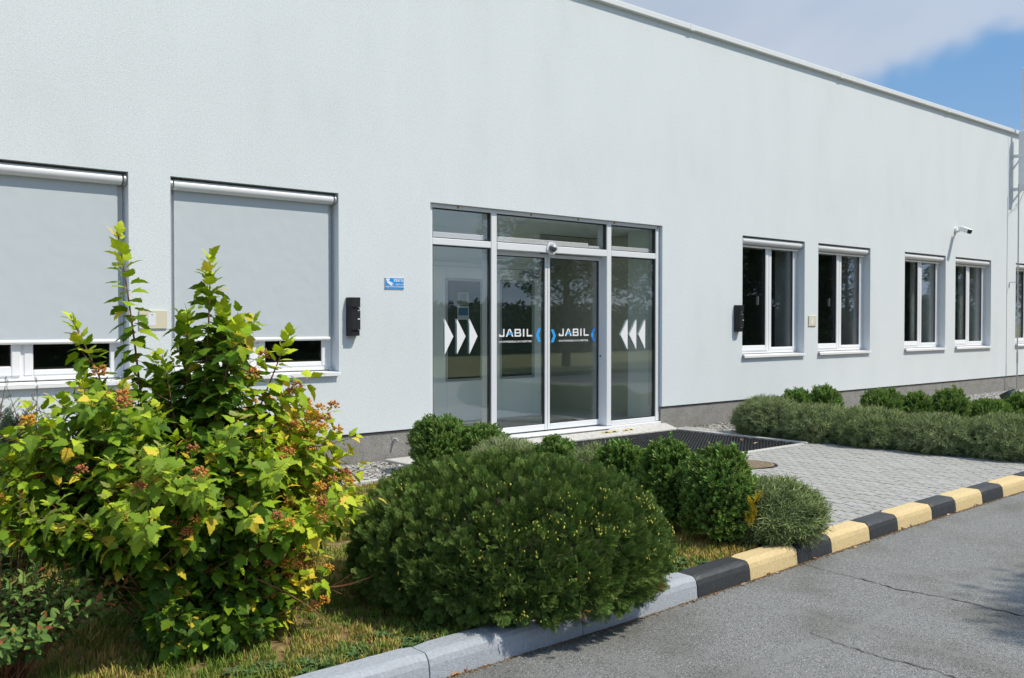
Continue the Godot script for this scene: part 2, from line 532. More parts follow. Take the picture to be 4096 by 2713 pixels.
func building() -> void:
	var X0 := -12.0
	var X1 := 36.0
	var TOP := 5.6
	house = thing("office_building", "long white rendered single storey office building with glazed sliding doors and grey plinth", "building", Vector3(8.3, -0.14, 0))
	var holes := [[1.235, 3.0, 0.85, 2.73], [3.38, 5.15, 0.85, 2.73], [6.33, 10.335, -0.2, 2.735],
		[12.215, 13.935, 0.86, 2.715], [14.345, 16.062, 0.86, 2.715], [17.335, 19.022, 0.86, 2.715], [19.455, 21.155, 0.86, 2.715], [22.45, 24.15, 0.87, 2.715],
		[-2.6, -0.85, 0.85, 2.73], [26.3, 28.0, 0.87, 2.715]]
	var xs := [X0, X1]
	var ys := [0.2, 0.85, 0.86, 0.87, 2.715, 2.73, 2.735, TOP]
	for h in holes:
		xs.append(h[0]); xs.append(h[1])
	xs.sort()
	var w := MB.new()
	facade_cells(xs, ys, holes, w)
	for h in holes:    # reveals
		var y0: float = maxf(h[2], 0.2)
		var d := -0.26
		w.quad(Vector3(h[0], y0, d), Vector3(h[0], y0, 0), Vector3(h[0], h[3], 0), Vector3(h[0], h[3], d))
		w.quad(Vector3(h[1], y0, 0), Vector3(h[1], y0, d), Vector3(h[1], h[3], d), Vector3(h[1], h[3], 0))
		w.quad(Vector3(h[0], h[3], 0), Vector3(h[1], h[3], 0), Vector3(h[1], h[3], d), Vector3(h[0], h[3], d))
		if h[2] > 0.2: w.quad(Vector3(h[0], h[2], d), Vector3(h[1], h[2], d), Vector3(h[1], h[2], 0), Vector3(h[0], h[2], 0))
	# drip edge under the render, side and back walls
	for s in [[X0, 6.33], [10.335, X1]]:
		w.quad(Vector3(s[0], 0.2, -0.06), Vector3(s[1], 0.2, -0.06), Vector3(s[1], 0.2, 0), Vector3(s[0], 0.2, 0))
	w.quad(Vector3(X1, -0.3, 0), Vector3(X1, -0.3, -14), Vector3(X1, TOP, -14), Vector3(X1, TOP, 0))
	w.quad(Vector3(X0, -0.3, -14), Vector3(X0, -0.3, 0), Vector3(X0, TOP, 0), Vector3(X0, TOP, -14))
	w.quad(Vector3(X1, -0.3, -14), Vector3(X0, -0.3, -14), Vector3(X0, TOP, -14), Vector3(X1, TOP, -14))
	part(house, "wall", w, M.stucco, true)
	for s in [[X0, 6.33], [10.335, X1]]:
		var g := MB.new()
		g.box(Vector3(s[0], -0.3, -0.2), Vector3(s[1], 0.192, -0.022))
		var pl := part(house, "plinth", g, M.plinth, true)
		var gp := MB.new()
		gp.box(Vector3(s[0], 0.184, -0.019), Vector3(s[1], 0.1995, -0.008))
		part(pl, "gap_shade_strip", gp, M.gap)  # dark strip stands in for the shade of the drip gap
	var rf := MB.new()
	rf.box(Vector3(X0, TOP - 0.2, -14), Vector3(X1, TOP - 0.02, -0.3))
	var roof := part(house, "roof", rf, M.room, true)
	var bx := [X0, -5.2, -1.17, 2.86, 6.88, 10.91, 14.96, 18.99, 23.0, 27.03, 31.1, X1]
	for i in bx.size() - 1:
		var c := MB.new()
		c.box(Vector3(bx[i] + 0.006, 5.562 + rnd(-0.003, 0.003), -0.35), Vector3(bx[i + 1] - 0.006, 5.644, 0.062), 0.008)
		part(roof, "coping", c, M.coping)
		if i:
			var j := MB.new()
			j.box(Vector3(bx[i] - 0.045, 5.556, -0.33), Vector3(bx[i] + 0.045, 5.6465, 0.0655), 0.003)
			part(roof, "coping_joint", j, M.coping)
	# rooms behind the windows
	var rm := MB.new()
	room(rm, -3.5, 6.0, -0.262, -6.0, -0.05, 3.0)
	part(house, "room", rm, M.room_dark, true)
	var rm2 := MB.new()
	room(rm2, 10.9, 16.7, -0.262, -6.0, -0.05, 3.0)
	room(rm2, 16.8, 35.0, -0.262, -6.0, -0.05, 3.0)
	part(house, "room", rm2, M.room_dark, true)
	# window linings and a strip of curtain inside each right-hand window
	var idx := 0
	for h in holes:
		if h[2] < 0.0: continue
		idx += 1
		window(h, idx)
	entrance()

func room(b: MB, x0: float, x1: float, z0: float, z1: float, y0: float, y1: float) -> void:
	b.quad(Vector3(x0, y0, z0), Vector3(x1, y0, z0), Vector3(x1, y0, z1), Vector3(x0, y0, z1))
	b.quad(Vector3(x0, y1, z1), Vector3(x1, y1, z1), Vector3(x1, y1, z0), Vector3(x0, y1, z0))
	b.quad(Vector3(x0, y0, z1), Vector3(x1, y0, z1), Vector3(x1, y1, z1), Vector3(x0, y1, z1))
	b.quad(Vector3(x0, y0, z0), Vector3(x0, y0, z1), Vector3(x0, y1, z1), Vector3(x0, y1, z0))
	b.quad(Vector3(x1, y0, z1), Vector3(x1, y0, z0), Vector3(x1, y1, z0), Vector3(x1, y1, z1))

func frame_rect(b: MB, x0: float, x1: float, y0: float, y1: float, z0: float, z1: float, l: float, r: float, bt: float, tp: float, bev := 0.006) -> void:
	b.box(Vector3(x0, y0, z0), Vector3(x0 + l, y1, z1), bev)
	b.box(Vector3(x1 - r, y0, z0), Vector3(x1, y1, z1), bev)
	b.box(Vector3(x0 + l, y0, z0 + 0.001), Vector3(x1 - r, y0 + bt, z1 - 0.001), bev)
	b.box(Vector3(x0 + l, y1 - tp, z0 + 0.001), Vector3(x1 - r, y1, z1 - 0.001), bev)

func window(h: Array, idx: int) -> void:
	var x0: float = h[0]
	var x1: float = h[1]
	var y0: float = h[2]
	var y1: float = h[3]
	var left := x1 < 6.0
	var f := MB.new()
	frame_rect(f, x0 + 0.001, x1 - 0.001, y0 + 0.03, y1 - 0.002, -0.215, -0.145, 0.065, 0.065, 0.05, 0.065)
	var mx := x0 + (x1 - x0) * 0.515
	f.box(Vector3(mx - 0.035, y0 + 0.08, -0.212), Vector3(mx + 0.035, y1 - 0.067, -0.147), 0.006)
	var win := part(house, "window", f, M.white, true)
	win.position = -house.position
	# two sashes, the left one standing a little proud
	for s in 2:
		var a := x0 + 0.05 if s == 0 else mx + 0.02
		var c := mx + (-0.005 if s == 0 else 0.0) if s == 0 else x1 - 0.05
		var zf := -0.128 if s == 0 else -0.138
		var lo := y0 + 0.075
		var sb := MB.new()
		frame_rect(sb, a, c, lo, y1 - 0.05, -0.2, zf, 0.075, 0.075, 0.085 if s == 0 else 0.05, 0.07, 0.008)
		part(win, "sash", sb, M.white)
		var gk := MB.new()
		frame_rect(gk, a + 0.0745, c - 0.0745, lo + (0.0845 if s == 0 else 0.0495), y1 - 0.1195, -0.188, zf - 0.012, 0.006, 0.006, 0.006, 0.006, 0.0)
		part(win, "seal", gk, M.gasket)
		var gl := MB.new()
		gl.box(Vector3(a + 0.07, lo + 0.05, -0.176), Vector3(c - 0.07, y1 - 0.115, -0.172))
		gl.box(Vector3(a + 0.07, lo + 0.05, -0.192), Vector3(c - 0.07, y1 - 0.115, -0.188))
		gl.box(Vector3(a + 0.07, lo + 0.05, -0.160), Vector3(c - 0.07, y1 - 0.115, -0.156))
		part(win, "pane", gl, M.window_glass)
	# folded metal sill with a drip lip
	var sl := MB.new()
	var tilt := Transform3D(Basis(Vector3.RIGHT, 0.07), Vector3((x0 + x1) / 2, y0 + 0.012, -0.05))
	var hw := (x1 - x0) / 2
	sl.box(Vector3(-hw + 0.001, 0.0, -0.09), Vector3(hw - 0.001, 0.006, 0.096), 0.002, tilt)
	sl.box(Vector3(x0 + 0.002, y0 - 0.024, 0.041), Vector3(x1 - 0.002, y0 + 0.0045, 0.0455), 0.002)
	sl.box(Vector3(x0 + 0.0015, y0 + 0.006, -0.14), Vector3(x0 + 0.008, y0 + 0.03, 0.04), 0.002)
	part(win, "sill", sl, M.white)
	# roller blind: tube, brackets, bottom bar, guide wires
	var cz := -0.068
	var cy := y1 - 0.068
	var tb := MB.new()
	tb.tube([Vector3(x0 + 0.045, cy, cz), Vector3(x1 - 0.045, cy, cz)], [0.049, 0.049], 24)
	part(win, "blind_tube", tb, M.tube)
	for e in [[x0 + 0.018, 0], [x1 - 0.018, 1]]:
		var br := MB.new()
		br.tube([Vector3(e[0] - 0.012, cy, cz), Vector3(e[0] + 0.012, cy, cz)], [0.052, 0.052], 20)
		br.tube([Vector3(e[0] - 0.026, cy, cz), Vector3(e[0] + 0.026, cy, cz)], [0.014, 0.014], 10)
		br.box(Vector3(e[0] - 0.016, cy - 0.03, cz - 0.075), Vector3(e[0] + 0.016, cy + 0.03, cz), 0.003)
		part(win, "blind_bracket", br, M.grey_metal)
	var by := y1 - 0.148 if not left else 1.213
	var br2 := MB.new()
	br2.tube([Vector3(x0 + 0.055, by, -0.1), Vector3(x1 - 0.055, by, -0.1)], [0.019 if left else 0.016, 0.019 if left else 0.016], 16)
	part(win, "blind_bar", br2, M.white)
	var fb := MB.new()
	if left:
		fb.box(Vector3(x0 + 0.07, by + 0.008, -0.1016), Vector3(x1 - 0.062, cy - 0.02, -0.0996))
		part(win, "blind_fabric", fb, M.fabric)
	for e in [x0 + 0.035, x1 - 0.04]:
		var wr := MB.new()
		wr.tube([Vector3(e, y0 + 0.05, -0.1), Vector3(e, cy, -0.1)], [0.0022, 0.0022], 5)
		wr.box(Vector3(e - 0.022, y0 + 0.036, -0.122), Vector3(e + 0.012, y0 + 0.046, -0.075), 0.002)
		wr.box(Vector3(e - 0.006, y0 + 0.012, -0.106), Vector3(e + 0.006, y0 + 0.05, -0.094), 0.002)
		part(win, "guide_wire", wr, M.grey_metal)
	if not left:
		var hd := MB.new()
		hd.box(Vector3(mx - 0.155, 1.66, -0.235), Vector3(mx - 0.13, 1.80, -0.222), 0.005)
		hd.box(Vector3(mx - 0.151, 1.66, -0.262), Vector3(mx - 0.134, 1.79, -0.247), 0.005)
		part(win, "handle", hd, M.white)
		var ln := MB.new()    # inner lining and curtain folds on the right
		ln.box(Vector3(x1 - 0.07, y0, -0.52), Vector3(x1 + 0.02, y1 + 0.1, -0.262))
		part(win, "lining", ln, M.hall)
		var cu := MB.new()
		var n := 26
		for k in n:
			var a0 := x1 - 0.55 + 0.46 * k / n
			var a1 := x1 - 0.55 + 0.46 * (k + 1) / n
			var f0 := 0.028 * sin(k * 1.45)
			var f1 := 0.028 * sin((k + 1) * 1.45)
			cu.quad(Vector3(a0, y0 - 0.3, -0.46 + f0), Vector3(a1, y0 - 0.3, -0.46 + f1), Vector3(a1, y1 + 0.1, -0.46 + f1), Vector3(a0, y1 + 0.1, -0.46 + f0))
		if idx >= 5: part(win, "curtain", cu, M.hall)

func pane_pair(b: MB, x0: float, x1: float, y0: float, y1: float, z: float) -> void:
	b.box(Vector3(x0, y0, z - 0.003), Vector3(x1, y1, z + 0.003))
	b.box(Vector3(x0, y0, z - 0.021), Vector3(x1, y1, z - 0.015))

func entrance() -> void:
	# outer frame: posts and rails
	var zf := -0.05
	var zb := -0.13
	var fr := Node3D.new()
	fr.name = "entrance_frame"
	house.add_child(fr)
	fr.position = -house.position
	for p in [[6.335, 6.40], [7.262, 7.352], [9.262, 9.352], [10.255, 10.33]]:
		part(fr, "post", MB_box(Vector3(p[0], 0.0, zb - (0.10 if p[0] > 7 and p[0] < 10 else 0.0)), Vector3(p[1], 2.733, zf), 0.006), M.alu)
	var bays := [[6.40, 7.262], [7.352, 9.262], [9.352, 10.255]]
	for k in 3:
		var b: Array = bays[k]
		part(fr, "rail", MB_box(Vector3(b[0], 2.688, zb), Vector3(b[1], 2.733, zf - 0.0015), 0.005), M.alu)
		part(fr, "rail", MB_box(Vector3(b[0], 2.268 if k != 1 else 2.258, zb), Vector3(b[1], 2.345, zf + (0.0 if k != 1 else 0.008) - 0.0015), 0.006), M.alu)
		if k != 1: part(fr, "rail", MB_box(Vector3(b[0], -0.004, zb), Vector3(b[1], 0.062, zf - 0.0015), 0.006), M.alu)
	for k in 3:
		var b: Array = bays[k]
		var gk := MB.new()
		frame_rect(gk, b[0] + 0.0005, b[1] - 0.0005, 2.3455, 2.6875, zb + 0.02, zf - 0.012, 0.01, 0.014, 0.01, 0.012, 0.0)
		part(fr, "seal", gk, M.gasket)
		var g := MB.new()
		pane_pair(g, b[0] + 0.005, b[1] - 0.005, 2.348, 2.684, -0.075)
		part(fr, "pane", g, M.glass)
		if k != 1:
			var g2 := MB.new()
			frame_rect(g2, b[0] + 0.0005, b[1] - 0.0005, 0.0625, 2.2675, zb + 0.02, zf - 0.012, 0.01, 0.016, 0.01, 0.012, 0.0)
			part(fr, "seal", g2, M.gasket)
			var g3 := MB.new()
			pane_pair(g3, b[0] + 0.005, b[1] - 0.005, 0.06, 2.27, -0.075)
			part(fr, "pane", g3, M.glass)
	for p in [6.76, 7.9, 8.72, 9.40, 10.29]:     # small rusty yellow-brown spots along the head
		var c := MB.new()
		c.box(Vector3(p - 0.012, 2.70, -0.05), Vector3(p + 0.012, 2.726, -0.043), 0.003)
		part(fr, "head_spot", c, mat(0.42, 0.24, 0.03, 0.8))
	for e in [[6.402, 9.0, 2.425], [9.003, 9.255, 2.395], [9.36, 10.25, 2.415]]:     # door drive housing behind the transom
		part(fr, "drive_housing", MB_box(Vector3(e[0], 2.30, -0.36), Vector3(e[1], e[2], -0.135), 0.006), M.white)
	# sliding leaves
	for k in 2:
		var a := 7.33 if k == 0 else 8.292
		var c := 8.286 if k == 0 else 9.275
		var d := MB.new()
		frame_rect(d, a, c, 0.012, 2.25, -0.205, -0.165, 0.042, 0.042, 0.075, 0.045, 0.005)
		var leaf := part(house, "sliding_door", d, M.alu, true)
		leaf.set_meta("label", "left sliding glass door leaf" if k == 0 else "right sliding glass door leaf")
		var gk := MB.new()
		frame_rect(gk, a + 0.0415, c - 0.0415, 0.0865, 2.2055, -0.2, -0.172, 0.009, 0.016, 0.009, 0.012, 0.0)
		part(leaf, "seal", gk, M.gasket)
		var g := MB.new()
		pane_pair(g, a + 0.045, c - 0.045, 0.09, 2.202, -0.178)
		part(leaf, "pane", g, M.glass)
		lettering(leaf, (7.487 if k == 0 else 8.496), -0.1735, k)
		if k == 1:
			var lk := MB.new()
			lk.tube([Vector3(9.256, 0.93, -0.165), Vector3(9.256, 0.93, -0.158)], [0.012, 0.012], 12)
			part(leaf, "lock", lk, M.black)
	var th := MB.new()
	th.box(Vector3(6.335, -0.055, -0.25), Vector3(10.33, -0.006, -0.01), 0.006)
	th.box(Vector3(7.36, -0.03, -0.01), Vector3(9.25, -0.012, 0.035), 0.004)
	part(fr, "threshold", th, M.alu)
	# white arrow films on the fixed side panes, with paler copies on the inner glass coloured like reflections
	for e in [[6.582, 0.125, 0.185, 1], [6.76, 0.128, 0.185, 1], [6.945, 0.122, 0.185, 1], [9.695, -0.145, 0.18, -1], [9.872, -0.145, 0.18, -1], [10.056, -0.143, 0.18, -1]]:
		for q in 2:
			var t := MB.new()
			var off := 0.0 if q == 0 else -0.0175
			var x: float = e[0] + (0.0 if q == 0 else -0.008)
			t.prism(PackedVector2Array([Vector2(x, 1.219 + 0.209), Vector2(x, 1.219 - 0.209), Vector2(x + e[1], 1.219)]), -0.0715 + off, -0.0705 + off)
			part(fr, "arrow_film", t, M.print_white if q == 0 else M.pale_print_ghost)
	vestibule()

func stroke(b: MB, x: float, y: float, w: float, h: float, poly: Array, z: float) -> void:
	var p := PackedVector2Array()
	for q in poly: p.append(Vector2(x + q[0] * w, y + q[1] * h))
	b.prism(p, z, z + 0.001)

func lettering(leaf: Node3D, x: float, z: float, k: int) -> void:
	var b := MB.new()
	var y := 1.205
	var h := 0.096
	var u := 0.096
	stroke(b, x, y, u, h, [[0, 0.36], [0.2, 0.36], [0.2, 0.2], [0.68, 0.2], [0.68, 1], [0.9, 1], [0.9, 0.1], [0.8, 0], [0.1, 0], [0, 0.1]], z)                # J
	var ax := x + 1.12 * u
	stroke(b, ax, y, u, h, [[0, 0], [0.24, 0], [0.66, 0.86], [1.06, 0], [1.30, 0], [0.80, 1], [0.52, 1]], z)    # A without its bar
	var bx := x + 2.62 * u
	stroke(b, bx, y, u, h, [[0, 0], [0.22, 0], [0.22, 1], [0, 1]], z)
	stroke(b, bx, y, u, h, [[0.22, 0], [0.98, 0], [1.12, 0.12], [1.12, 0.42], [1.02, 0.5], [0.88, 0.42], [0.88, 0.18], [0.22, 0.18]], z)
	stroke(b, bx, y, u, h, [[0.22, 0.42], [0.88, 0.42], [1.02, 0.5], [0.98, 0.58], [0.22, 0.58]], z)
	stroke(b, bx, y, u, h, [[0.22, 0.82], [0.84, 0.82], [0.84, 0.58], [0.98, 0.58], [1.06, 0.66], [1.06, 0.9], [0.96, 1], [0.22, 1]], z)
	var ix := x + 4.06 * u
	stroke(b, ix, y, u, h, [[0, 0], [0.24, 0], [0.24, 1], [0, 1]], z)
	var lx := x + 4.72 * u
	stroke(b, lx, y, u, h, [[0, 0], [0.98, 0], [0.98, 0.2], [0.22, 0.2], [0.22, 1], [0, 1]], z)
	part(leaf, "name_lettering", b, M.print_white)
	var t := MB.new()
	stroke(t, ax, y, u, h, [[0.30, 0.14], [0.62, 0.54], [1.50, 0.53]], z + 0.0011)
	part(leaf, "blue_wedge", t, M.cyan)
	var fonts := []
	for wgt in [400, 700]:
		var f := SystemFont.new()
		f.font_names = PackedStringArray(["Droid Sans"])
		f.font_weight = wgt
		fonts.append(f)
	var sx := x
	for e in [["MADE", 0, 0.098], ["POSSIBLE.", 1, 0.186], ["MADE", 0, 0.096], ["BETTER.", 1, 0.146]]:
		text(leaf, e[0], fonts[e[1]], sx, 1.134, e[2], 0.022, z, M.print_white)
		sx += e[2] + (0.007 if e[0] != "POSSIBLE." else 0.004)
	var cv := func(tipx: float, dir: float, m: Material, yc: float, folded := false) -> void:
		var c := MB.new()
		var wd := 0.047
		c.prism(PackedVector2Array([Vector2(tipx, yc), Vector2(tipx + dir * 0.040, yc + 0.083), Vector2(tipx + dir * (0.040 + wd), yc + 0.083), Vector2(tipx + dir * wd, yc), Vector2(tipx + dir * (0.040 + wd), yc - 0.083), Vector2(tipx + dir * 0.040, yc - 0.083)]), z, z + 0.001)
		part(leaf, "blue_chevron", c, m)
	if k == 0:
		cv.call(8.095, 1.0, M.cyan, 1.221)
	else:
		cv.call(8.442, -1.0, M.cyan, 1.209)
		cv.call(9.085, 1.0, M.deep_blue, 1.217)
		var fo := MB.new()
		fo.prism(PackedVector2Array([Vector2(9.087, 1.217), Vector2(9.108, 1.262), Vector2(9.13, 1.222), Vector2(9.108, 1.175)]), z + 0.0011, z + 0.0021)
		part(leaf, "blue_chevron", fo, M.cyan)

func text(parent: Node3D, s: String, f: Font, x: float, y: float, w: float, h: float, z: float, m: Material, upper := true) -> void:
	var t := TextMesh.new()
	t.text = s
	t.font = f
	t.font_size = 64
	t.pixel_size = 0.001
	t.depth = 0.02
	t.curve_step = 4.0
	t.horizontal_alignment = HORIZONTAL_ALIGNMENT_LEFT
	t.vertical_alignment = VERTICAL_ALIGNMENT_BOTTOM
	var bb := t.get_aabb()
	var o := mi(t, m)
	o.name = "lettering"
	parent.add_child(o, true)
	var sc := Vector3(w / maxf(bb.size.x, 0.001), h / maxf(bb.size.y, 0.001), 0.05)
	o.scale = sc
	o.position = Vector3(x - bb.position.x * sc.x, y - bb.position.y * sc.y, z + 0.0005)

func vestibule() -> void:
	var Z := -1.75
	var a := MB.new()
	a.quad(Vector3(6.2, 0, -0.25), Vector3(6.2, 0, Z), Vector3(6.2, 2.7, Z), Vector3(6.2, 2.7, -0.25))
	a.quad(Vector3(6.2, 0, Z), Vector3(9.62, 0, Z), Vector3(9.62, 2.7, Z), Vector3(6.2, 2.7, Z))
	a.quad(Vector3(6.2, 2.7, Z), Vector3(10.75, 2.7, Z), Vector3(10.75, 2.7, -0.25), Vector3(6.2, 2.7, -0.25))
	var hall := part(house, "entrance_hall", a, M.hall, true)
	var d := MB.new()
	d.quad(Vector3(9.62, 0, Z), Vector3(9.62, 0, -4.5), Vector3(9.62, 2.7, -4.5), Vector3(9.62, 2.7, Z))
	d.quad(Vector3(9.62, 0, -4.5), Vector3(10.8, 0, -4.5), Vector3(10.8, 2.7, -4.5), Vector3(9.62, 2.7, -4.5))
	d.quad(Vector3(10.8, 0, -4.5), Vector3(10.8, 0, -0.25), Vector3(10.8, 2.7, -0.25), Vector3(10.8, 2.7, -4.5))
	d.quad(Vector3(9.62, 2.69, -4.5), Vector3(10.8, 2.69, -4.5), Vector3(10.8, 2.69, Z), Vector3(9.62, 2.69, Z))
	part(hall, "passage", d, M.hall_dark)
	var p := MB.new()
	p.box(Vector3(10.42, 0, -0.72), Vector3(10.75, 2.7, -0.262))
	part(hall, "side_pier", p, M.hall)
	var fl := MB.new()
	fl.quad(Vector3(6.2, 0, -0.25), Vector3(10.8, 0, -0.25), Vector3(10.8, 0, -4.5), Vector3(6.2, 0, -4.5))
	part(hall, "floor", fl, M.hall_floor)
	# the double inner door with tall dark panes
	for e in [[7.62, 8.62, 7.85, 8.45], [8.635, 9.6, 8.82, 9.43]]:
		var l := MB.new()
		l.box(Vector3(e[0], 0.015, Z + 0.002), Vector3(e[2], 2.15, Z + 0.045), 0.004)
		l.box(Vector3(e[3], 0.015, Z + 0.002), Vector3(e[1], 2.15, Z + 0.045), 0.004)
		l.box(Vector3(e[2], 0.015, Z + 0.003), Vector3(e[3], 0.6, Z + 0.044), 0.004)
		l.box(Vector3(e[2], 1.96, Z + 0.003), Vector3(e[3], 2.15, Z + 0.044), 0.004)
		var leaf := part(house, "inner_door", l, M.hall, true)
		var b := MB.new()
		frame_rect(b, e[2] - 0.03, e[3] + 0.03, 0.57, 1.99, Z + 0.0455, Z + 0.056, 0.035, 0.035, 0.035, 0.035, 0.003)
		part(leaf, "bead", b, M.grey_metal)
		var g := MB.new()
		g.box(Vector3(e[2], 0.6, Z + 0.02), Vector3(e[3], 1.96, Z + 0.026))
		part(leaf, "pane", g, M.black)
		var hd := MB.new()
		hd.box(Vector3(e[0], 2.155, Z + 0.003), Vector3(e[1], 2.21, Z + 0.055), 0.004)
		part(leaf, "head", hd, M.hall)
	var c := MB.new()
	c.box(Vector3(9.16, 2.03, Z + 0.05), Vector3(9.5, 2.10, Z + 0.12), 0.006)
	c.box(Vector3(9.22, 2.11, Z + 0.06), Vector3(9.55, 2.13, Z + 0.085), 0.003)
	var pt := part(house, "door_closer", c, M.grey_metal, true)
	pt.name = "door_closer"
	var q := 0
	for e in [[8.04, 1.62, 0.20, 0.18, Color(0.55, 0.58, 0.48), "small poster with picture on the inner door, upper of the two"], [8.04, 1.42, 0.20, 0.19, Color(0.75, 0.78, 0.8), "small white notice with blue block on the inner door, lower of the two"]]:
		var o := thing("poster", e[5], "poster", Vector3(e[0], e[1], Z + 0.03), "notices on the inner door")
		var b := MB.new()
		b.box(Vector3(0, 0, 0), Vector3(e[2], e[3], 0.002))
		var sm := StandardMaterial3D.new()
		sm.albedo_color = e[4]
		part(o, "paper", b, sm)
		var b2 := MB.new()
		if q == 0:
			b2.box(Vector3(0.05, 0.05, 0.0025), Vector3(0.15, 0.15, 0.0035))
			part(o, "picture", b2, mat(0.10, 0.13, 0.12))
		else:
			b2.box(Vector3(0.015, 0.06, 0.0025), Vector3(0.185, 0.165, 0.0035))
			part(o, "picture", b2, mat(0.03, 0.14, 0.28))
		q += 1
	var im := thing("indoor_mat", "dark ribbed mat on the entrance hall floor just behind the sliding doors", "mat", Vector3(8.4, 0.0, -0.9))
	var bm := MB.new()
	bm.box(Vector3(-1.1, 0.003, -0.55), Vector3(1.1, 0.012, 0.6), 0.003)
	part(im, "base", bm, M.rubber)
	var rb := MB.new()
	for k in 28:
		rb.box(Vector3(-1.09 + k * 0.079, 0.0125, -0.54), Vector3(-1.055 + k * 0.079, 0.018, 0.59), 0.002)
	part(im, "ribs", rb, M.grey_metal)

# ------------------------------------------------------------------ path, mat, kerb
func paver_outline(c: Vector2) -> PackedVector2Array:    # x across, y along z
	var L := 0.24
	var W := 0.135
	var g := 0.005
	var ge := 0.0095
	var am := 0.015
	var wave := [0.0, 1.0, 0.0, -1.0, 0.0, 1.0, 0.0, -1.0, 0.0]
	var pts := PackedVector2Array()
	for i in 9: pts.append(c + Vector2(W / 2 - g + wave[i] * am, clampf(-L / 2 + L * i / 8.0, -L / 2 + ge, L / 2 - ge)))
	for i in 9: pts.append(c + Vector2(-W / 2 + g + wave[8 - i] * am, clampf(L / 2 - L * i / 8.0, -L / 2 + ge, L / 2 - ge)))
	return pts

func paver_mesh(poly: PackedVector2Array) -> ArrayMesh:
	var b := MB.new()
	var p := poly
	if Geometry2D.is_polygon_clockwise(p):
		p = p.duplicate(); p.reverse()
	var ins := Geometry2D.offset_polygon(p, -0.0038)
	var top: PackedVector2Array = ins[0] if ins.size() == 1 else p
	if Geometry2D.is_polygon_clockwise(top):
		top = top.duplicate(); top.reverse()
	var idx := Geometry2D.triangulate_polygon(top)
	for i in range(0, idx.size(), 3):
		var q := [top[idx[i]], top[idx[i + 1]], top[idx[i + 2]]]
		if (q[1] - q[0]).cross(q[2] - q[0]) < 0.0: q = [q[0], q[2], q[1]]
		b.tri(Vector3(q[0].x, 0, q[0].y), Vector3(q[2].x, 0, q[2].y), Vector3(q[1].x, 0, q[1].y))
	for i in p.size():
		var u := p[i]
		var v := p[(i + 1) % p.size()]
		b.quad(Vector3(v.x, -0.03, v.y), Vector3(u.x, -0.03, u.y), Vector3(u.x, -0.004, u.y), Vector3(v.x, -0.004, v.y))
		var tu := _near(top, u)
		var tv := _near(top, v)
		b.quad(Vector3(v.x, -0.004, v.y), Vector3(u.x, -0.004, u.y), Vector3(tu.x, 0, tu.y), Vector3(tv.x, 0, tv.y))
	return b.mesh()

func _near(poly: PackedVector2Array, q: Vector2) -> Vector2:
	var best := poly[0]
	for w in poly:
		if w.distance_squared_to(q) < best.distance_squared_to(q): best = w
	return best

func poly_area(p: PackedVector2Array) -> float:
	var a := 0.0
	for i in p.size(): a += p[i].cross(p[(i + 1) % p.size()])
	return absf(a) * 0.5

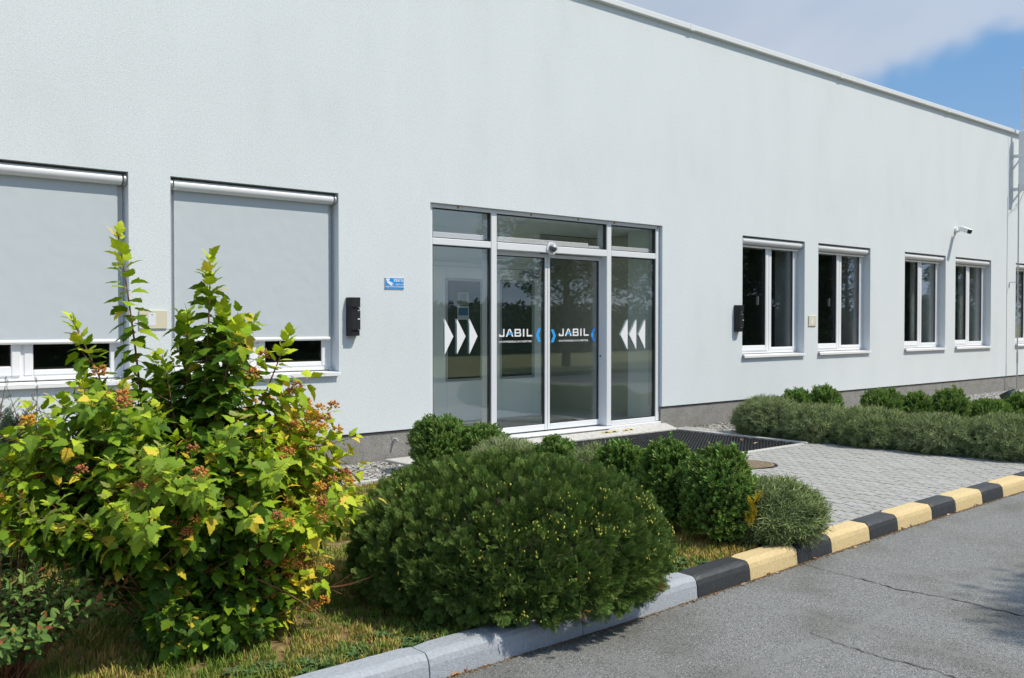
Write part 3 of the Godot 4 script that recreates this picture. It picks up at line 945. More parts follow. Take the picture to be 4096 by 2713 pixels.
func pavement() -> void:
	var base := MB.new()
	var px := 5.9
	while px < 14.0:
		var a := kerb_z(px) - 0.14
		var c := kerb_z(px + 0.3) - 0.14
		base.quad(Vector3(px, pave_y(a) - 0.022, a), Vector3(px + 0.3, pave_y(c) - 0.022, c), Vector3(px + 0.3, pave_y(0.0) - 0.022, 0.0), Vector3(px, pave_y(0.0) - 0.022, 0.0))
		px += 0.3
	var path := structure("pavement", base, M.sand)
	var whole := paver_mesh(paver_outline(Vector2.ZERO))
	var region := PackedVector2Array([Vector2(6.05, 0.12), Vector2(12.4, 0.12)])
	for k in 14: region.append(Vector2(12.4 - k * 0.4885, kerb_z(12.4 - k * 0.4885) - 0.172))
	var mat_hole := PackedVector2Array([Vector2(6.19, -0.1), Vector2(10.455, -0.1), Vector2(10.455, 2.243), Vector2(6.19, 2.243)])
	var disc := PackedVector2Array()
	for k in 28: disc.append(Vector2(8.46 + 0.335 * cos(TAU * k / 28), 2.72 + 0.335 * sin(TAU * k / 28)))
	var near := []
	var row := 0
	var x := 6.12
	while x < 12.2:
		var z := 0.19 - (0.12 if row % 2 else 0.0)
		while z < 5.1:
			var c := Vector3(x, pave_y(z) + rnd(-0.0018, 0.0018), z)
			z += 0.24
			if c.x > 10.75 and c.z < 4.0: continue        # under the hedge
			var o := paver_outline(Vector2(c.x, c.z))
			var cut := Geometry2D.intersect_polygons(o, region)
			for hole in [mat_hole, disc]:
				if cut.size() and Geometry2D.intersect_polygons(cut[0], hole).size(): cut = Geometry2D.clip_polygons(cut[0], hole)
			if cut.size() == 0: continue
			var area := poly_area(cut[0])
			if area < 0.0012: continue
			var m: ArrayMesh = whole
			if area < 0.0279:
				var loc := PackedVector2Array()
				for q in cut[0]: loc.append(q - Vector2(c.x, c.z))
				m = paver_mesh(loc)
			near.append([c.distance_to(CAM) - (0.0 if c.x > 6.4 else -4.0), Transform3D(Basis(Vector3.UP, rnd(-0.006, 0.006)).rotated(Vector3.RIGHT, rnd(-0.005, 0.005) + 0.0073), c), m])
		x += 0.135
		row += 1
	near.sort_custom(func(p, q): return p[0] < q[0])
	var rest := [[], [], [], []]
	var odd := [MB.new(), MB.new(), MB.new(), MB.new()]
	for i in near.size():
		var k := rng.randi() % 4
		if i < 300:
			var o := mi(near[i][2], M.pavers[k])
			o.name = "paver"
			path.add_child(o, true)
			o.transform = near[i][1]
		elif near[i][2] == whole:
			rest[k].append(near[i][1])
		else:
			var arr: Array = near[i][2].surface_get_arrays(0)
			var t: Transform3D = near[i][1]
			for q in arr[Mesh.ARRAY_VERTEX]: odd[k].v.append(t * q)
			for q in arr[Mesh.ARRAY_NORMAL]: odd[k].n.append(t.basis * q)
			odd[k].c.append_array(arr[Mesh.ARRAY_COLOR])
	for k in 4:
		multi(path, "paver_field", whole, M.pavers[k], rest[k], [])
		if odd[k].v.size(): part(path, "cut_pavers", odd[k], M.pavers[k]).set_meta("kind", "stuff")
	# plain edging strip that frames the mat, and ground filling round the drain cover
	var eg := MB.new()
	eg.box(Vector3(10.39, -0.2, 0.2), Vector3(10.45, -0.094, 2.24), 0.006)
	eg.box(Vector3(6.2, -0.2, 2.16), Vector3(10.39, -0.1095, 2.235), 0.006)
	part(path, "mat_border", eg, M.concrete)
	# sloped concrete step in front of the doors
	var st := MB.new()
	st.quad(Vector3(6.1, -0.098, 0.215), Vector3(10.42, -0.098, 0.215), Vector3(10.42, -0.034, -0.01), Vector3(6.1, -0.034, -0.01))
	st.quad(Vector3(6.1, -0.2, 0.215), Vector3(10.42, -0.2, 0.215), Vector3(10.42, -0.098, 0.215), Vector3(6.1, -0.098, 0.215))
	st.quad(Vector3(10.42, -0.2, 0.215), Vector3(10.42, -0.2, -0.01), Vector3(10.42, -0.034, -0.01), Vector3(10.42, -0.098, 0.215))
	structure("door_step", st, M.concrete)
	# rubber ring mat
	var mt := thing("rubber_mat", "large black rubber ring mat sunk into the paving before the sliding doors", "door mat", Vector3(8.35, -0.128, 1.2))
	var bs := MB.new()
	bs.box(Vector3(-2.04, -0.05, -0.975), Vector3(2.03, 0.0, 0.955), 0.002)
	part(mt, "backing", bs, M.gasket)
	var ring := MB.new()
	var sides := 8
	for k in sides:
		var a0 := TAU * k / sides
		var a1 := TAU * (k + 1) / sides
		var P := func(r: float, a: float, y: float) -> Vector3: return Vector3(r * cos(a), y, -r * sin(a))
		ring.quad(P.call(0.030, a0, 0.02), P.call(0.030, a1, 0.02), P.call(0.020, a1, 0.02), P.call(0.020, a0, 0.02))
		ring.quad(P.call(0.030, a0, 0.0), P.call(0.030, a1, 0.0), P.call(0.030, a1, 0.02), P.call(0.030, a0, 0.02))
		ring.quad(P.call(0.020, a1, 0.0), P.call(0.020, a0, 0.0), P.call(0.020, a0, 0.02), P.call(0.020, a1, 0.02))
	var xf := []
	var rows := 29
	for i in rows:
		for k in 62:
			xf.append(Transform3D(Basis(), Vector3(-1.99 + k * 0.0645 + (0.032 if i % 2 else 0.0), rnd(0.0, 0.002), -0.935 + i * 0.0665)))
	multi(mt, "rings", ring.mesh(), mat(0.022, 0.024, 0.025, 0.55), xf, [])
	# cast iron drain cover
	var dc := thing("drain_cover", "round rusty cast iron drain cover set in the paving", "drain cover", Vector3(8.46, pave_y(2.72), 2.72))
	var rim := MB.new()
	for k in 32:
		var a0 := TAU * k / 32
		var a1 := TAU * (k + 1) / 32
		rim.quad(Vector3(0.30 * cos(a1), 0.003, 0.30 * sin(a1)), Vector3(0.30 * cos(a0), 0.003, 0.30 * sin(a0)), Vector3(0.265 * cos(a0), 0.003, 0.265 * sin(a0)), Vector3(0.265 * cos(a1), 0.003, 0.265 * sin(a1)))
	part(dc, "rim", rim, M.rust)
	var pl := MB.new()
	for k in 32:
		var a0 := TAU * k / 32
		var a1 := TAU * (k + 1) / 32
		pl.tri(Vector3(0, -0.008, 0), Vector3(0.25 * cos(a1), -0.008, 0.25 * sin(a1)), Vector3(0.25 * cos(a0), -0.008, 0.25 * sin(a0)))
		pl.quad(Vector3(0.265 * cos(a1), 0.002, 0.265 * sin(a1)), Vector3(0.265 * cos(a0), 0.002, 0.265 * sin(a0)), Vector3(0.25 * cos(a0), -0.008, 0.25 * sin(a0)), Vector3(0.25 * cos(a1), -0.008, 0.25 * sin(a1)))
	part(dc, "plate", pl, M.rust)
	var bars := MB.new()
	for k in 9:
		var o := -0.2 + k * 0.05
		var hl := sqrt(0.245 * 0.245 - o * o)
		bars.box(Vector3(o - 0.008, -0.01, -hl), Vector3(o + 0.008, 0.001, hl), 0.002)
		bars.box(Vector3(-hl, -0.01, o - 0.008), Vector3(hl, 0.0004, o + 0.008), 0.002)
	part(dc, "ribs", bars, mat(0.26, 0.20, 0.13, 0.75))

func kerb_mesh(len: float, seed_: int) -> ArrayMesh:
	# stone along +x, front foot on z = 0, back at z = -0.16
	var r := RandomNumberGenerator.new()
	r.seed = seed_
	var prof := [Vector2(-0.05, 0.004), Vector2(0.075, -0.006), Vector2(0.104, -0.014), Vector2(0.121, -0.03), Vector2(0.128, -0.05), Vector2(0.130, -0.155), Vector2(0.122, -0.164), Vector2(-0.05, -0.166)]
	var n := 12
	var ring := []
	for i in n + 1:
		var t := float(i) / n
		var x := 0.003 + t * (len - 0.006)
		var inset := 0.006 if (i == 0 or i == n) else 0.0
		var row := []
		for p in prof:
			row.append(Vector3(x, p.x - inset * (1.0 if p.x > 0 else 0.0) + r.randf_range(-0.0012, 0.0012), p.y - inset * (1.0 if p.y > -0.05 else -1.0) * 0.7 + r.randf_range(-0.0012, 0.0012)))
		ring.append(row)
		if i == 0 or i == n: pass
		else: pass
	var b := MB.new()
	for i in n:
		for k in prof.size() - 1:
			b.quad(ring[i][k], ring[i + 1][k], ring[i + 1][k + 1], ring[i][k + 1])
	for k in range(1, prof.size() - 1):
		b.tri(ring[0][0], ring[0][k], ring[0][k + 1])
		b.tri(ring[n][0], ring[n][k + 1], ring[n][k])
	return b.mesh()

func kerb() -> void:
	var k := Node3D.new()
	k.name = "kerb"
	add_child(k)
	k.set_meta("kind", "structure")
	var xs := [-6.5, -5.5, -4.5, -3.47, -2.47, -1.46, -0.45, 0.55, 1.54, 2.545, 3.535, 4.53, 5.09, 5.67, 6.15, 6.73, 7.2, 7.82, 8.29, 8.85, 9.32, 9.96, 10.45, 11.0, 11.5, 12.05, 12.55, 13.1, 13.6, 14.2]
	for i in xs.size() - 1:
		var grey: bool = xs[i + 1] <= 4.54
		var black: bool = (i - 11) % 2 == 0
		var a := Vector3(xs[i], ROAD, kerb_z(xs[i]))
		var c := Vector3(xs[i + 1], ROAD, kerb_z(xs[i + 1]))
		var o := mi(kerb_mesh((c - a).length(), 100 + i), M.kerb_grey if grey else (M.kerb_black if black else M.kerb_yellow))
		o.name = "kerb_stone"
		k.add_child(o, true)
		o.position = a + Vector3(0, rnd(-0.004, 0.003), rnd(-0.003, 0.003))
		o.rotation.y = -atan2(c.z - a.z, c.x - a.x)
		if not grey: o.set_meta("label", "black painted kerb stone" if black else "yellow painted kerb stone")

# ------------------------------------------------------------------ things on the wall
func wall_things() -> void:
	for e in [[5.234, "black wall sensor box between the blue sign and the left window"], [12.0, "black wall sensor box just left of the nearest right-hand window"]]:
		var o := thing("sensor_box", e[1], "sensor", Vector3(e[0] + 0.065, 1.24, 0), "black sensor boxes on the wall")
		var back := MB.new()
		back.box(Vector3(-0.065, 0, 0), Vector3(0.065, 0.405, 0.035), 0.004)
		part(o, "back_plate", back, M.black_side)
		var body := MB.new()
		for s in [[0.0, 0.062, 0.085], [0.062, 0.265, 0.1], [0.265, 0.30, 0.088], [0.30, 0.405, 0.1]]:
			var d: float = s[2]
			body.prism(PackedVector2Array([Vector2(-0.062, 0.035), Vector2(-0.062, 0.05), Vector2(-0.045, d), Vector2(0.05, d), Vector2(0.062, d - 0.02), Vector2(0.062, 0.035)]), s[0] + 0.002, s[1] - 0.001, Transform3D(Basis(Vector3.RIGHT, Vector3(0, 0, 1), Vector3(0, 1, 0)), Vector3.ZERO))
		part(o, "housing", body, M.black)
		var mk := MB.new()
		mk.box(Vector3(0.018, 0.172, 0.1005), Vector3(0.046, 0.183, 0.102))
		mk.box(Vector3(0.022, 0.262, 0.089), Vector3(0.032, 0.27, 0.1015), 0.001)
		part(o, "marker", mk, M.print_white)
	# blue warning sign
	var sg := thing("warning_sign", "blue video surveillance warning sign with white camera and lettering", "sign", Vector3(5.898 - 0.183, 1.744, 0.0))
	var b := MB.new()
	b.box(Vector3(0, 0, 0.004), Vector3(0.25, 0.126, 0.008), 0.001)
	part(sg, "plate", b, M.print_white)
	var b2 := MB.new()
	b2.box(Vector3(0.004, 0.004, 0.0082), Vector3(0.246, 0.122, 0.0092))
	part(sg, "blue_field", b2, M.blue)
	var b3 := MB.new()
	b3.prism(PackedVector2Array([Vector2(0.012, 0.116), Vector2(0.064, 0.115), Vector2(0.064, 0.101), Vector2(0.052, 0.099), Vector2(0.05, 0.092), Vector2(0.092, 0.072), Vector2(0.106, 0.066), Vector2(0.112, 0.052), Vector2(0.104, 0.040), Vector2(0.09, 0.037), Vector2(0.078, 0.038), Vector2(0.034, 0.066), Vector2(0.024, 0.082), Vector2(0.022, 0.098), Vector2(0.012, 0.103)]), 0.0094, 0.0102)
	part(sg, "camera_symbol", b3, M.print_white)
	var b4 := MB.new()
	var el := PackedVector2Array()
	for k in 12: el.append(Vector2(0.101 + 0.006 * cos(TAU * k / 12), 0.051 + 0.010 * sin(TAU * k / 12)))
	b4.prism(el, 0.0103, 0.0109)
	part(sg, "camera_symbol", b4, M.blue)
	var f := SystemFont.new()
	f.font_names = PackedStringArray(["Droid Sans"])
	f.font_weight = 700
	text(sg, "УВАГА!", f, 0.111, 0.080, 0.130, 0.034, 0.0094, M.print_white)
	text(sg, "ВЕДЕТЬСЯ", f, 0.139, 0.043, 0.100, 0.018, 0.0094, M.print_white)
	text(sg, "ВІДЕОСПОСТЕРЕЖЕННЯ", f, 0.012, 0.016, 0.229, 0.018, 0.0094, M.print_white)
	for p in [[0.009, 0.009], [0.241, 0.009], [0.009, 0.117], [0.241, 0.117]]:
		var s := MB.new()
		s.tube([Vector3(p[0], p[1], 0.009), Vector3(p[0], p[1], 0.0125)], [0.0045, 0.0045], 10)
		part(sg, "screw", s, M.black)
	# cream plates with a small white label
	for e in [[3.083, 1.325, 0.255, 0.166, "cream wall plate with a white label between the two left windows"], [14.045, 1.322, 0.225, 0.172, "cream wall plate with a white label between two right-hand windows"]]:
		var o := thing("wall_plate", e[4], "wall plate", Vector3(e[0], e[1], 0), "cream plates on the wall")
		var p := MB.new()
		p.box(Vector3(0, 0, 0.002), Vector3(e[2], e[3], 0.016), 0.002)
		part(o, "plate", p, M.cream)
		var l := MB.new()
		var cx: float = e[2] * 0.45
		l.box(Vector3(cx - 0.034, 0.028, 0.0162), Vector3(cx + 0.034, 0.142, 0.0172))
		part(o, "paper_label", l, mat(0.74, 0.77, 0.82, 0.5))
		var q := MB.new()
		q.box(Vector3(cx - 0.006, 0.122, 0.0174), Vector3(cx + 0.007, 0.129, 0.0179))
		part(o, "printed_mark", q, M.black)
	# bullet camera
	var bc := thing("bullet_camera", "white bullet security camera on a wall arm above the right windows", "security camera", Vector3(19.44, 3.25, 0))
	var m1 := MB.new()
	m1.tube([Vector3(0, 0, 0), Vector3(0, 0, 0.03), Vector3(0, 0, 0.04)], [0.058, 0.058, 0.048], 20)
	part(bc, "wall_mount", m1, M.white)
	var m2 := MB.new()
	m2.tube([Vector3(0, -0.01, 0.035), Vector3(-0.015, -0.02, 0.075), Vector3(-0.03, 0.0, 0.11), Vector3(-0.04, 0.025, 0.14)], [0.03, 0.026, 0.022, 0.022], 12)
	part(bc, "arm", m2, M.white)
	var ax := Vector3(-0.055, -0.085, 0.21).normalized()
	var bt := Transform3D(frame_of(ax, Vector3.UP), Vector3(-0.04, 0.03, 0.115))
	var m3 := MB.new()
	var oct := PackedVector2Array([Vector2(-0.048, -0.02), Vector2(-0.03, -0.045), Vector2(0.03, -0.045), Vector2(0.048, -0.02), Vector2(0.048, 0.03), Vector2(0.036, 0.042), Vector2(-0.036, 0.042), Vector2(-0.048, 0.03)])
	m3.prism(oct, 0.0, 0.215, bt)
	part(bc, "housing", m3, M.white)
	var m4 := MB.new()
	m4.prism(PackedVector2Array([Vector2(-0.046, -0.018), Vector2(-0.029, -0.043), Vector2(0.029, -0.043), Vector2(0.046, -0.018), Vector2(0.046, 0.028), Vector2(0.034, 0.040), Vector2(-0.034, 0.040), Vector2(-0.046, 0.028)]), 0.2155, 0.25, bt)
	part(bc, "lens_face", m4, M.black)
	var m5 := MB.new()
	m5.box(Vector3(-0.05, 0.043, 0.03), Vector3(0.05, 0.047, 0.275), 0.001, bt)
	part(bc, "sun_shield", m5, M.white)
	# dome camera on the transom
	var dcam := thing("dome_camera", "clear domed camera mounted on the rail above the sliding doors", "security camera", Vector3(8.235, 2.312, -0.042))
	var d0 := MB.new()
	d0.tube([Vector3(0, 0, 0), Vector3(0, 0, 0.012)], [0.082, 0.082], 28)
	part(dcam, "base", d0, M.white)
	var d1 := MB.new()
	d1.blob(Transform3D(Basis(Vector3(0.078, 0, 0), Vector3(0, 0, 0.098), Vector3(0, -0.078, 0)), Vector3(0, 0, 0.013)), 8, 24, true)
	part(dcam, "dome", d1, M.clear)
	var d2 := MB.new()
	d2.blob(Transform3D(Basis.from_scale(Vector3(0.05, 0.048, 0.05)), Vector3(0, 0.0, 0.035)), 10, 18)
	part(dcam, "eye", d2, M.black)
	var d3 := MB.new()
	d3.blob(Transform3D(Basis(Vector3(0, 0, 1), -0.35) * Basis.from_scale(Vector3(0.054, 0.052, 0.054)), Vector3(0, 0.004, 0.035)), 6, 18, true)
	part(dcam, "cowl", d3, M.grey_metal)
	var d4 := MB.new()
	d4.tube([Vector3(-0.075, 0.03, 0.005), Vector3(-0.06, 0.07, 0.012), Vector3(-0.08, 0.10, 0.01), Vector3(-0.10, 0.095, 0.0)], [0.003, 0.003, 0.003, 0.003], 6)
	part(dcam, "cable", d4, M.grey_metal)
	# mast on brackets and the thin pole under it
	var ms := thing("mast", "white square antenna mast on two wall brackets at the far right", "mast", Vector3(22.44, 4.29, 0.2))
	var t0 := MB.new()
	t0.box(Vector3(-0.24, 0.0, -0.07), Vector3(-0.08, 1.3, 0.07), 0.006)
	part(ms, "column", t0, M.white)
	part(ms, "column", MB_box(Vector3(-0.185, 1.303, -0.03), Vector3(-0.125, 2.7, 0.03), 0.006), M.white)
	for y in [0.03, 0.76]:
		var br := MB.new()
		br.box(Vector3(-0.25, y - 0.035, -0.2), Vector3(-0.2, y + 0.035, 0.06), 0.004)
		br.tube([Vector3(-0.225, y - 0.28, -0.195), Vector3(-0.225, y - 0.02, 0.0)], [0.02, 0.02], 8)
		part(ms, "bracket", br, M.white)
	var cb := MB.new()
	cb.tube([Vector3(-0.24, 1.9, 0.1), Vector3(-0.26, 1.2, 0.12), Vector3(-0.235, 0.6, 0.12), Vector3(-0.27, 0.05, 0.1), Vector3(-0.33, -0.25, 0.0), Vector3(-0.30, -0.34, -0.1), Vector3(0.2, -0.2, -0.15)], [0.006, 0.006, 0.006, 0.006, 0.006, 0.006, 0.006], 6)
	part(ms, "cable", cb, M.grey_metal)
	var po := thing("earthing_pole", "thin grey metal pole standing off the wall under the mast", "pole", Vector3(22.09, -0.13, 0.185))
	var p0 := MB.new()
	p0.tube([Vector3(0, 0, 0), Vector3(0, 4.55, 0)], [0.014, 0.014], 10)
	p0.tube([Vector3(0, 0.62, 0), Vector3(0, 0.86, 0)], [0.02, 0.02], 10)
	part(po, "tube", p0, M.grey_metal)
	for y in [0.07, 2.40]:
		var s := MB.new()
		s.tube([Vector3(0, y, 0), Vector3(0, y, -0.17), Vector3(0, y - 0.13, -0.184)], [0.008, 0.008, 0.008], 7)
		part(po, "standoff", s, M.grey_metal)
	# outdoor tap in the plinth
	var tp := thing("wall_tap", "small grey outdoor tap stub in the grey plinth left of the doors", "tap", Vector3(5.85, 0.1, -0.022))
	var q0 := MB.new()
	q0.tube([Vector3(0, 0, 0), Vector3(0, 0, 0.008)], [0.032, 0.03], 14)
	part(tp, "rose", q0, M.grey_metal)
	var q1 := MB.new()
	q1.tube([Vector3(0, 0, 0.006), Vector3(0.0, -0.005, 0.06), Vector3(0.0, -0.02, 0.075)], [0.013, 0.013, 0.011], 10)
	q1.box(Vector3(-0.022, 0.006, 0.032), Vector3(0.022, 0.014, 0.042), 0.003)
	part(tp, "spout", q1, M.grey_metal)

# ------------------------------------------------------------------ plants
func leaf_quad(b: MB, base: Vector3, dir: Vector3, nrm: Vector3, L: float, W: float, bend := 0.15) -> void:   # pointed oval of four triangles, folded on its rib
	var d := dir.normalized()
	var s := d.cross(nrm).normalized()
	var up := s.cross(d).normalized()
	var mid := base + d * L * 0.45 - up * W * 0.18
	var tip := base + d * L - up * L * bend
	var l := base + d * L * 0.5 + s * W * 0.5 + up * W * 0.05
	var r := base + d * L * 0.5 - s * W * 0.5 + up * W * 0.05
	b.tri(base, mid, l); b.tri(mid, tip, l)
	b.tri(base, r, mid); b.tri(mid, r, tip)

func lobed_leaf(lobe: float, droop: float, fold: float, sd: int) -> ArrayMesh:   # three-lobed toothed leaf, unit length along +z, face up
	var r := RandomNumberGenerator.new()
	r.seed = sd
	var half := [Vector2(0.0, 0.0), Vector2(0.20, 0.0), Vector2(0.31, 0.08), Vector2(0.30, 0.15), Vector2(0.41, 0.20), Vector2(0.42, 0.29), Vector2(0.40 + lobe, 0.44), Vector2(0.38 + lobe * 0.4, 0.47), Vector2(0.33, 0.49), Vector2(0.27, 0.53), Vector2(0.32, 0.63), Vector2(0.25, 0.67), Vector2(0.24, 0.76), Vector2(0.16, 0.80), Vector2(0.13, 0.90), Vector2(0.06, 0.93), Vector2(0.0, 1.03)]
	var b := MB.new()
	for s in [-1.0, 1.0]:
		var o := []
		var c := []
		for p in half:
			var q: Vector2 = p + Vector2(r.randf_range(-0.012, 0.012), r.randf_range(-0.012, 0.012)) if p.x > 0.01 else p
			var y := fold * q.x - droop * q.y * q.y + 0.03 * sin(q.y * 19.0) * q.x * 2.0
			o.append(Vector3(s * q.x, y, q.y))
			var mz: float = clampf(q.y - q.x * 0.35, 0.0, 1.0)
			c.append(Vector3(0, -droop * mz * mz, mz))
		for i in half.size() - 1:
			if s > 0:
				b.tri(c[i], o[i + 1], o[i]) if o[i].distance_to(c[i]) > 0.001 or true else null
				if c[i].distance_to(c[i + 1]) > 1e-4: b.tri(c[i], c[i + 1], o[i + 1])
			else:
				b.tri(c[i], o[i], o[i + 1])
				if c[i].distance_to(c[i + 1]) > 1e-4: b.tri(c[i], o[i + 1], c[i + 1])
	b.quad(Vector3(-0.012, 0.0, -0.28), Vector3(0.012, 0.0, -0.28), Vector3(0.012, 0.0, 0.02), Vector3(-0.012, 0.0, 0.02))
	return b.mesh()

func oval_leaf(sd: int) -> ArrayMesh:
	var b := MB.new()
	var half := [Vector2(0, 0), Vector2(0.12, 0.12), Vector2(0.22, 0.35), Vector2(0.23, 0.55), Vector2(0.14, 0.82), Vector2(0, 1.0)]
	for s in [-1.0, 1.0]:
		for i in half.size() - 1:
			var p: Vector2 = half[i]
			var q: Vector2 = half[i + 1]
			var a := Vector3(s * p.x, 0.3 * p.x - 0.16 * p.y * p.y, p.y)
			var e := Vector3(s * q.x, 0.3 * q.x - 0.16 * q.y * q.y, q.y)
			var ca := Vector3(0, -0.16 * p.y * p.y, p.y)
			var ce := Vector3(0, -0.16 * q.y * q.y, q.y)
			if s > 0:
				b.tri(ca, e, a); b.tri(ca, ce, e)
			else:
				b.tri(ca, a, e); b.tri(ca, e, ce)
	return b.mesh()

func leafy(o: Node3D, leaves: Array, meshes: Array, palette: Array, rough: float, back: float) -> void:
	# leaves: [transform, palette index]; the 300 nearest the camera are parts of their own, the rest one mass
	var mats := []
	for c in palette:
		var m := leafmat(rough, back)
		m.vertex_color_use_as_albedo = false
		m.albedo_color = c.linear_to_srgb()
		mats.append(m)
	leaves.sort_custom(func(p, q): return p[2] < q[2])
	var xf := []
	var cs := []
	for k in meshes.size():
		xf.append([]); cs.append([])
	for i in leaves.size():
		var k := i % meshes.size()
		var t: Transform3D = leaves[i][0]
		t.origin -= o.position
		if i < 300:
			var l := mi(meshes[k], mats[leaves[i][1]])
			l.name = "leaf"
			o.add_child(l, true)
			l.transform = t
		else:
			var c: Color = palette[leaves[i][1]]
			var f := rnd(0.8, 1.2)
			xf[k].append(t)
			cs[k].append(Color(c.r * f * rnd(0.92, 1.1), c.g * f, c.b * f))
	var lm := leafmat(rough, back)
	for k in meshes.size():
		if xf[k].size(): multi(o, "foliage", meshes[k], lm, xf[k], cs[k])

func stem_curve(base: Vector3, tip: Vector3, lean: Vector3, n := 10) -> Array:
	var mid := base.lerp(tip, 0.5) + lean
	var out := []
	for i in n + 1:
		var t := float(i) / n
		out.append(base.lerp(mid, t).lerp(mid.lerp(tip, t), t))
	return out

func at_curve(c: Array, t: float) -> Vector3:
	var f := clampf(t, 0.0, 1.0) * (c.size() - 1)
	var i := mini(int(f), c.size() - 2)
	return c[i].lerp(c[i + 1], f - i)

